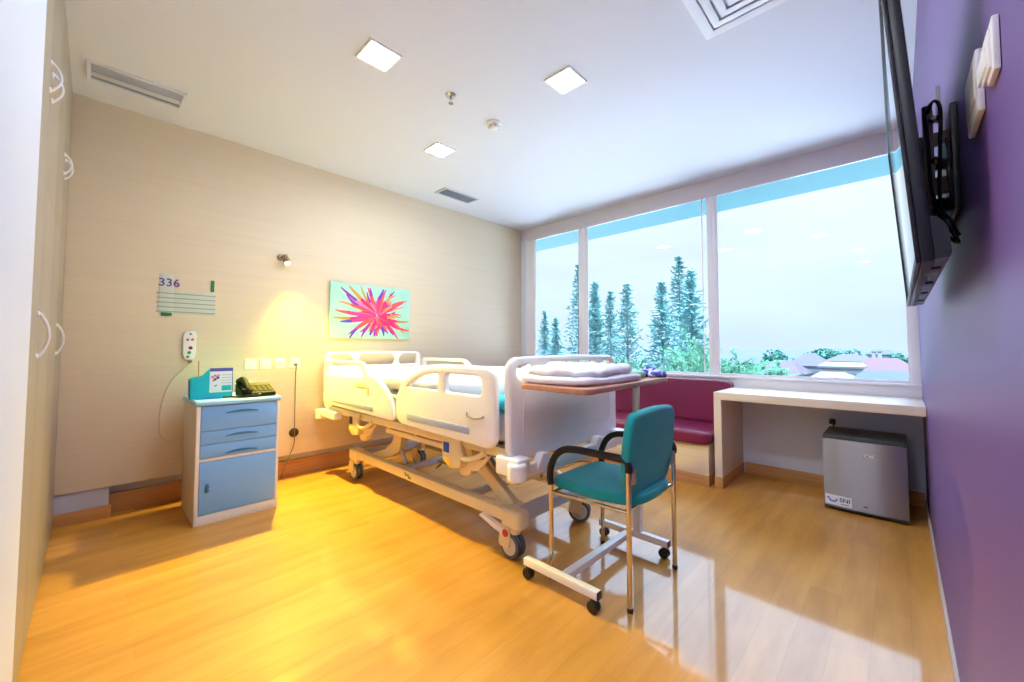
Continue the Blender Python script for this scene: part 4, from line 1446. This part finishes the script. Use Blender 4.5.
mo = thing('wall_bracket', 'black wall bracket with loose cables behind the television', 'bracket', (3.99, 1.5, 1.45))
b = BM()
box(b, 3.996, W - 0.0005, 1.36, 1.66, 1.47, 1.72, bev=0.003)
obj('wall_plate', b, M['tv_bezel'], mo)
for y in (1.40, 1.60):
    b = BM()
    box(b, 3.952, 3.970, y - 0.014, y + 0.014, 1.42, 1.74, bev=0.003)
    box(b, 3.966, 4.0, y - 0.010, y + 0.010, 1.52, 1.56, bev=0.003)
    box(b, 3.966, 4.0, y - 0.010, y + 0.010, 1.64, 1.67, bev=0.003)
    obj('bracket_arm', b, M['bed_dark'] if y < 1.5 else M['tv_bezel'], mo)
    for z in (1.48, 1.60, 1.70):
        c = BM()
        lathe(c, [(0, 0), (0.009, 0), (0.009, 0.006), (0.005, 0.010), (0, 0.010)], 10, axis_matrix((3.972, y - 0.014, z), (-0.2, -1, 0)))
        obj('bolt', c, M['steel'], mo)
for pts in ([(3.960, 1.30, 1.48), (3.975, 1.26, 1.42), (3.992, 1.26, 1.375), (3.985, 1.30, 1.39), (3.968, 1.34, 1.43)],
            [(3.957, 1.42, 1.70), (3.966, 1.36, 1.73), (3.978, 1.32, 1.70), (3.975, 1.31, 1.60), (3.972, 1.32, 1.48), (3.985, 1.30, 1.43), (3.998, 1.32, 1.40)],
            [(3.953, 1.35, 1.72), (3.957, 1.33, 1.62), (3.958, 1.31, 1.52), (3.966, 1.28, 1.45), (3.975, 1.30, 1.41), (3.966, 1.33, 1.39)],
            [(3.99, 1.40, 1.66), (3.992, 1.36, 1.60), (3.988, 1.34, 1.55), (3.994, 1.36, 1.49)]):
    b = BM(); tube(b, pts, 0.0038, 6, smooth=5); obj('cable', b, M['black'], mo)
b = BM(); box(b, 3.976, 3.984, 1.385, 1.392, 1.69, 1.78, bev=0.002); obj('cable_tie', b, M['white_plastic'], mo)

s1 = thing('wall_switch', 'white stepped switch plate high on the purple wall', 'switch', (4.0, 0.87, 1.52))
b = BM(); box(b, 4.0005, W - 0.0005, 0.850, 0.905, 1.535, 1.612, bev=0.002); obj('face_plate', b, M['white_plastic'], s1)
b = BM(); box(b, 3.9975, 4.001, 0.862, 0.925, 1.545, 1.60, bev=0.001); box(b, 3.9955, 3.998, 0.880, 0.945, 1.555, 1.585, bev=0.0008); obj('rocker', b, M['white_plastic'], s1)
s2 = thing('wall_switch_box', 'white plastic control box beside the stepped switch plate on the purple wall', 'control box', (4.0, 1.04, 1.52))
b = BM(); box(b, 3.998, W - 0.0005, 0.985, 1.11, 1.535, 1.640, bev=0.004); obj('casing', b, M['white_plastic'], s2)
b = BM(); box(b, 3.996, 3.9985, 0.995, 1.10, 1.56, 1.625, bev=0.001); obj('cover', b, M['wheel_grey'], s2)

# ------------------------------------------------------------------ outside the window
GZ = -9.0
M['ground_out'] = mat('pale_ground', (40, 50, 52), rough=0.9, vary=0.25, vscale=0.15)
M['bounce_slab'] = mat('pale_bounce_surface', (226, 230, 234), rough=0.9)
bm = BM(); box(bm, -9, 14, L + 0.07, 13.0, -0.6, -0.05); struct('added_bounce_slab', bm, M['bounce_slab'])  # unseen pale slab added below the sill to bounce daylight onto the ceiling
bm = BM(); box(bm, -160, 120, 6, 320, GZ - 0.5, GZ); struct('ground', bm, M['ground_out'])
M['hill'] = mat('distant_hill', (62, 72, 86), rough=1.0)
bm = BM()
pts = []
for k in range(41):
    x = -300 + k * 12
    pts.append((x, GZ + 9.2 + 2.2 * noise.noise(Vector((k * 0.33, 2.0, 0))) + 1.0 * noise.noise(Vector((k * 0.9, 5.0, 0)))))
for (p, q) in zip(pts, pts[1:]):
    for (a, c) in ((0, 40),):
        v = [bm.verts.new((p[0], 300, p[1])), bm.verts.new((q[0], 300, q[1])), bm.verts.new((q[0], 340, GZ)), bm.verts.new((p[0], 340, GZ)), bm.verts.new((q[0], 260, GZ)), bm.verts.new((p[0], 260, GZ))]
        bm.faces.new((v[0], v[1], v[2], v[3])); bm.faces.new((v[1], v[0], v[5], v[4]))
bmesh.ops.remove_doubles(bm, verts=bm.verts, dist=0.01)
bmesh.ops.recalc_face_normals(bm, faces=bm.faces)
struct('hills', bm, M['hill'])

M['needle'] = mat('blue_green_foliage', (116, 166, 166), rough=0.8, vary=0.18, vscale=0.7)
M['leaf'] = mat('fresh_green_foliage', (80, 136, 108), rough=0.8, vary=0.22, vscale=1.0)
M['leaf_dark'] = mat('deep_green_foliage', (50, 112, 100), rough=0.8, vary=0.2, vscale=0.5)
M['bark'] = mat('tree_bark', (112, 112, 108), rough=0.9)


def leaf_quad(b, c, d, n, l, w):
    """a narrow leaf spray centred at c along d, turned by n"""
    s = d.cross(n)
    if s.length < 1e-4:
        s = Vector((1, 0, 0))
    s = s.normalized() * w
    e = d.normalized() * l
    v = [b.verts.new(c - e), b.verts.new(c + s), b.verts.new(c + e), b.verts.new(c - s)]
    b.faces.new(v)


def conifer(x, y, top, rad, label, seed, kind='columnar'):
    rg = random.Random(seed)
    t = thing('conifer_tree', label, 'tree', (x, y, GZ), group='tall pointed trees beyond the window')
    k = BM()
    tube(k, [(x, y, GZ), (x + 0.05, y, (GZ + top) / 2), (x, y, top - 0.2)], [0.20, 0.13, 0.02], 8)
    obj('trunk', k, M['bark'], t)
    b = BM()
    hgt = top - GZ - 1.5
    nlev = 46
    for i in range(nlev):
        f = i / (nlev - 1)
        z = GZ + 1.5 + hgt * f
        r = rad * (0.08 + 0.92 * min(1.0, (1 - f) / 0.48) ** 0.9) * (1.0 if f > 0.12 else 0.6 + f * 3.3)
        nb = 8 if f < 0.85 else 5
        for j in range(nb):
            a = 2 * PI * (j + rg.random()) / nb + i
            rr = r * rg.uniform(0.6, 1.12)
            out = Vector((math.cos(a), math.sin(a), 0))
            for q in range(1, 5):
                s = q / 4
                droop = 0.28 * s - 0.42 * s * s
                c = Vector((x, y, z)) + out * rr * s + Vector((0, 0, rr * droop * 1.1 + 0.12))
                for w in range(2):
                    d = (out + Vector((rg.uniform(-.7, .7), rg.uniform(-.7, .7), rg.uniform(-.3, .8)))).normalized()
                    leaf_quad(b, c + Vector((rg.uniform(-.1, .1), rg.uniform(-.1, .1), rg.uniform(-.12, .12))), d, Vector((rg.uniform(-1, 1), rg.uniform(-1, 1), 1)), rg.uniform(0.16, 0.34), rg.uniform(0.05, 0.10))
    for q in range(40):
        f = rg.random() ** 2
        leaf_quad(b, Vector((x + rg.uniform(-.1, .1) * (0.3 + f), y + rg.uniform(-.1, .1) * (0.3 + f), top - f * 1.4)), Vector((rg.uniform(-.4, .4), rg.uniform(-.4, .4), 1)), Vector((rg.uniform(-1, 1), rg.uniform(-1, 1), 0.2)), 0.18, 0.04)
    obj('foliage', b, M['needle'], t, smooth=0)
    return t


C0 = Vector((3.895, 0, 1.15))
def at30(x, z, y):
    s = y / 30.0
    return (C0.x + (x - C0.x) * s, y, 1.15 + (z - 1.15) * s)


CON = [(-20.6, 4.5, 38, 0.75, 'pointed tree at the far left edge of the window, first from the left frame'),
       (-19.3, 3.7, 34, 0.85, 'short pointed tree second from the left window frame'),
       (-16.7, 8.3, 30, 1.05, 'tall pointed tree standing behind the left window mullion'),
       (-15.0, 6.5, 23, 0.95, 'pointed tree just right of the left window mullion'),
       (-13.5, 5.7, 33, 0.95, 'middle pointed tree of the left group between the mullions'),
       (-12.0, 6.1, 29.5, 1.25, 'broad pointed tree at the right end of the left group'),
       (-9.1, 5.9, 26, 1.15, 'left one of the three tall pointed trees near the right mullion'),
       (-7.75, 7.7, 33, 1.15, 'tallest pointed tree of the three near the right mullion'),
       (-6.9, 6.5, 23.0, 1.35, 'right one of the three tall pointed trees near the right mullion')]
for i, (x, z, y, r, lab) in enumerate(CON):
    px, py, pz = at30(x, z, y)
    conifer(px, py, pz, r * y / 30 * 1.55, lab, 40 + i)


def feathery(x, y, top, spread, lab, seed, lean=0.4, name='feathery_tree'):
    """bushy tree whose crown is made of arching feathery sprays"""
    rg = random.Random(seed)
    t = thing(name, lab, 'tree', (x, y, GZ), group='bushy feathery trees close to the window')
    k = BM()
    tube(k, [(x, y, GZ), (x + 0.1, y, -4), (x, y, top - 2.6)], [0.16, 0.11, 0.06], 8)
    obj('trunk', k, M['bark'], t)
    b = BM()
    for i in range(150):
        a = rg.uniform(0, 2 * PI)
        base = Vector((x + rg.uniform(-.45, .45) * spread, y + rg.uniform(-.3, .3), top - rg.uniform(1.1, 3.4)))
        dirv = Vector((math.cos(a) * 0.8 + lean, math.sin(a) * 0.7, rg.uniform(0.35, 1.0))).normalized()
        ln = spread * rg.uniform(0.55, 1.0)
        n = 15
        p = base.copy()
        for q in range(n):
            s = q / (n - 1)
            d = (dirv + Vector((0.12 * lean, 0, -0.42)) * s).normalized()
            p = p + d * (ln / n)
            if p.z > top:
                break
            for w in range(4):
                dd = (d * 1.1 + Vector((rg.uniform(-.9, .9), rg.uniform(-.9, .9), rg.uniform(-.6, .5)))).normalized()
                leaf_quad(b, p + dd * 0.05, dd, Vector((rg.uniform(-1, 1), rg.uniform(-1, 1), rg.uniform(0, 1))), rg.uniform(0.07, 0.15) * (1.15 - 0.5 * s), rg.uniform(0.014, 0.030))
    obj('foliage', b, M['leaf'], t, smooth=0)
    return t


feathery(-1.25, 14.0, 1.62, 1.15, 'bright green feathery tree left of the right mullion', 3, lean=0.15)
feathery(-2.75, 16.4, 1.05, 1.2, 'low green feathery tree behind the overbed table end of the sill', 5, lean=-0.05)
feathery(0.45, 11.0, 1.62, 1.35, 'bright green feathery tree right of the right mullion', 11, lean=0.55)
feathery(0.75, 16.2, 1.18, 1.0, 'small feathery tree with sprays reaching towards the roofs', 17, lean=0.7)
feathery(-7.12, 20.6, 0.95, 1.6, 'low feathery tree at the foot of the left group of pointed trees', 29, lean=0.05)
feathery(-4.9, 18.2, 0.72, 1.2, 'low feathery tree in the gap between the two groups of pointed trees', 23, lean=0.0)


def round_tree(x, y, top, rx, lab, seed, h=5.5):
    rg = random.Random(seed)
    t = thing('round_tree', lab, 'tree', (x, y, GZ), group='rounded trees among the roofs')
    k = BM(); tube(k, [(x, y, GZ), (x, y, top - h * 0.5)], [0.3, 0.2], 8); obj('trunk', k, M['bark'], t)
    b = BM()
    lobes = [(Vector((x + rg.uniform(-.6, .6) * rx, y + rg.uniform(-.5, .5) * rx, top - h * 0.42 + rg.uniform(-.25, .2) * h)), rx * rg.uniform(0.42, 0.6)) for _ in range(9)]
    for c, r in lobes:
        for q in range(150):
            d = Vector((rg.gauss(0, 1), rg.gauss(0, 1), rg.gauss(0, 1))).normalized()
            p = c + Vector((d.x * r, d.y * r, d.z * r * 0.75))
            if p.z > top:
                continue
            leaf_quad(b, p, Vector((rg.uniform(-1, 1), rg.uniform(-1, 1), rg.uniform(-1, 1))).normalized(), d, rx * 0.13, rx * 0.075)
    obj('foliage', b, M['leaf_dark'], t, smooth=0)
    return t


round_tree(-8.0, 70, 1.2, 2.7, 'round dark green tree behind the violet roof', 31)
round_tree(-5.4, 84, 0.75, 2.0, 'small round tree to the right of the round dark green one', 36, h=4)
round_tree(-3.6, 110, 1.0, 1.9, 'small distant tree above the long white building', 32, h=4)
round_tree(3.5, 80, 0.75, 1.6, 'small tree behind the red roof near the right window frame', 33, h=4)
round_tree(-9.4, 120, 0.75, 2.8, 'distant tree on the horizon left of the white chimney tower', 34, h=4)
round_tree(0.9, 31, -0.62, 0.9, 'leafy tree top just above the sill in front of the white roof', 35, h=3)

HOUSE = {}
for nm, c in {'violet': (66, 54, 74), 'red': (72, 44, 54), 'slate': (36, 54, 66), 'mauve': (54, 54, 72), 'white': (104, 110, 114)}.items():
    HOUSE[nm] = mat('roof_' + nm, c, rough=0.8, vary=0.08, vscale=1.0)
M['house_wall'] = mat('house_wall_white', (150, 152, 156), rough=0.8)
M['house_dark'] = mat('house_window_dark', (96, 116, 132), rough=0.4)


def house(x0, x1, y0, depth, eave, ridge, roof, lab, hip=0.3, wins=4):
    t = thing('house', lab, 'house', ((x0 + x1) / 2, y0 + depth / 2, GZ), group='houses seen over the window sill')
    b = BM(); box(b, x0 + 0.25, x1 - 0.25, y0 + 0.25, y0 + depth - 0.25, GZ, eave + 0.02); obj('wall', b, M['house_wall'], t)
    b = BM()
    ym = y0 + depth / 2
    hx = (x1 - x0) * hip
    e = [b.verts.new(p) for p in ((x0, y0, eave), (x1, y0, eave), (x1, y0 + depth, eave), (x0, y0 + depth, eave))]
    g = [b.verts.new(p) for p in ((x0, y0, eave - 0.15), (x1, y0, eave - 0.15), (x1, y0 + depth, eave - 0.15), (x0, y0 + depth, eave - 0.15))]
    r0, r1 = b.verts.new((x0 + hx, ym, ridge)), b.verts.new((x1 - hx, ym, ridge))
    b.faces.new((e[0], e[1], r1, r0)); b.faces.new((e[1], e[2], r1)); b.faces.new((e[2], e[3], r0, r1)); b.faces.new((e[3], e[0], r0))
    for i in range(4):
        j = (i + 1) % 4
        b.faces.new((g[i], g[j], e[j], e[i]))
    b.faces.new(g[::-1])
    obj('roof', b, HOUSE[roof], t, smooth=0)
    n = max(2, wins)
    for i in range(n):
        xx = x0 + 0.6 + (x1 - x0 - 1.2) * (i + 0.5) / n
        wb = BM(); box(wb, xx - 0.3, xx + 0.3, y0 + 0.2, y0 + 0.26, eave - 1.5, eave - 0.5); obj('window', wb, M['house_dark'], t)
    return t


house(-5.0, -1.6, 38, 6, -1.0, 0.1, 'violet', 'house with violet hipped roof at the left end of the roofs')
house(-5.2, -1.4, 52, 7, -0.72, 0.62, 'mauve', 'house with mauve roof in front of the round tree', hip=0.42)
house(-0.95, 1.95, 41, 4, -0.30, -0.02, 'white', 'long white flat-roofed house in the middle of the view', hip=0.1)
house(-3.4, 1.5, 66, 8, -0.55, 0.38, 'mauve', 'wide mauve roofed house behind the long white one', hip=0.35)
house(0.5, 5.2, 46, 8, -0.85, 0.25, 'red', 'house with red hipped roof at the right end of the view', hip=0.3)
house(1.5, 5.4, 34, 5, -0.95, -0.34, 'slate', 'house with slate blue roof nearest the right window frame', hip=0.16)
house(-0.9, 1.5, 36, 4, -1.0, -0.62, 'white', 'low house with white roof beside the slate blue one', hip=0.2)
house(-0.6, 3.6, 98, 7, 0.0, 0.85, 'slate', 'distant slate roofed house on the horizon behind the wide mauve roof', hip=0.25)
round_tree(-12.5, 140, 1.0, 3.2, 'far tree on the horizon above the tips of the small feathery tree', 39, h=5)
tw = thing('chimney_tower', 'white double chimney tower above the red roof', 'tower', (1.65, 75, GZ))
b = BM()
box(b, 1.15, 1.55, 74.6, 75.4, GZ, 0.72, bev=0.03); box(b, 1.75, 2.15, 74.6, 75.4, GZ, 0.72, bev=0.03)
obj('shaft', b, M['house_wall'], tw)
b = BM(); box(b, 1.08, 1.62, 74.5, 75.5, 0.60, 0.72, bev=0.02); box(b, 1.68, 2.22, 74.5, 75.5, 0.60, 0.72, bev=0.02); obj('cap', b, M['house_dark'], tw)

# ------------------------------------------------------------------ light
def world():
    w = bpy.data.worlds.new('overcast_sky')
    SC.world = w
    w.use_nodes = True
    nt = w.node_tree
    bg = nt.nodes['Background']
    tc = nt.nodes.new('ShaderNodeTexCoord')
    sp_ = nt.nodes.new('ShaderNodeSeparateXYZ')
    rp = nt.nodes.new('ShaderNodeValToRGB')
    nt.links.new(tc.outputs['Generated'], sp_.inputs['Vector'])
    n = nt.nodes.new('ShaderNodeTexNoise')
    n.inputs['Scale'].default_value = 2.2
    n.inputs['Detail'].default_value = 5
    mp = nt.nodes.new('ShaderNodeMapping')
    mp.inputs['Scale'].default_value = (1, 1, 3.5)
    nt.links.new(tc.outputs['Generated'], mp.inputs['Vector'])
    nt.links.new(mp.outputs['Vector'], n.inputs['Vector'])
    nt.links.new(sp_.outputs['Z'], rp.inputs['Fac'])
    cr = rp.color_ramp
    cr.elements[0].position = 0.0
    cr.elements[0].color = (0.64, 0.77, 0.96, 1)
    e = cr.elements.new(0.25); e.color = (0.74, 0.83, 0.97, 1)
    e = cr.elements.new(0.33); e.color = (0.83, 0.87, 0.96, 1)
    e = cr.elements.new(0.42); e.color = (3.6, 4.6, 6.4, 1)
    e = cr.elements.new(0.70); e.color = (6.0, 7.4, 9.8, 1)
    cr.elements[-1].position = 1.0
    cr.elements[-1].color = (3.4, 3.7, 4.1, 1)
    mr = nt.nodes.new('ShaderNodeMapRange')
    mr.inputs['From Min'].default_value = 0.35
    mr.inputs['From Max'].default_value = 0.7
    mr.inputs['To Min'].default_value = 0.94
    mr.inputs['To Max'].default_value = 1.10
    nt.links.new(n.outputs['Fac'], mr.inputs['Value'])
    mx = nt.nodes.new('ShaderNodeVectorMath')
    mx.operation = 'SCALE'
    nt.links.new(rp.outputs['Color'], mx.inputs[0])
    nt.links.new(mr.outputs['Result'], mx.inputs['Scale'])
    nt.links.new(mx.outputs['Vector'], bg.inputs['Color'])
    bg.inputs['Strength'].default_value = 1.0


world()

sl = bpy.data.lights.new('reading_lamp_beam', 'SPOT')
sl.energy = 380
sl.color = (1.0, 0.79, 0.09)
sl.spot_size = math.radians(112)
sl.spot_blend = 1.0
sl.shadow_soft_size = 0.03
so_ = bpy.data.objects.new('reading_lamp_beam', sl)
COL.objects.link(so_)
so_.location = LP + dirv * 0.085
so_.rotation_euler = dirv.to_track_quat('-Z', 'Y').to_euler()

sn = bpy.data.lights.new('hazy_sun', 'SUN')
sn.energy = 8.8
sn.color = (0.82, 0.92, 1.0)
sn.angle = math.radians(40)
sno = bpy.data.objects.new('hazy_sun', sn)
COL.objects.link(sno)
sno.location = (0, 20, 40)
sno.rotation_euler = (math.radians(-14), math.radians(8), 0)

SC.view_settings.view_transform = 'Standard'
SC.view_settings.look = 'None'
SC.view_settings.exposure = 0.35
SC.view_settings.gamma = 1.0
SC.view_settings.use_curve_mapping = False
SC.cycles.max_bounces = 10
SC.cycles.diffuse_bounces = 6
SC.cycles.transparent_max_bounces = 12
SC.cycles.sample_clamp_indirect = 6.0
SC.cycles.use_denoising = True
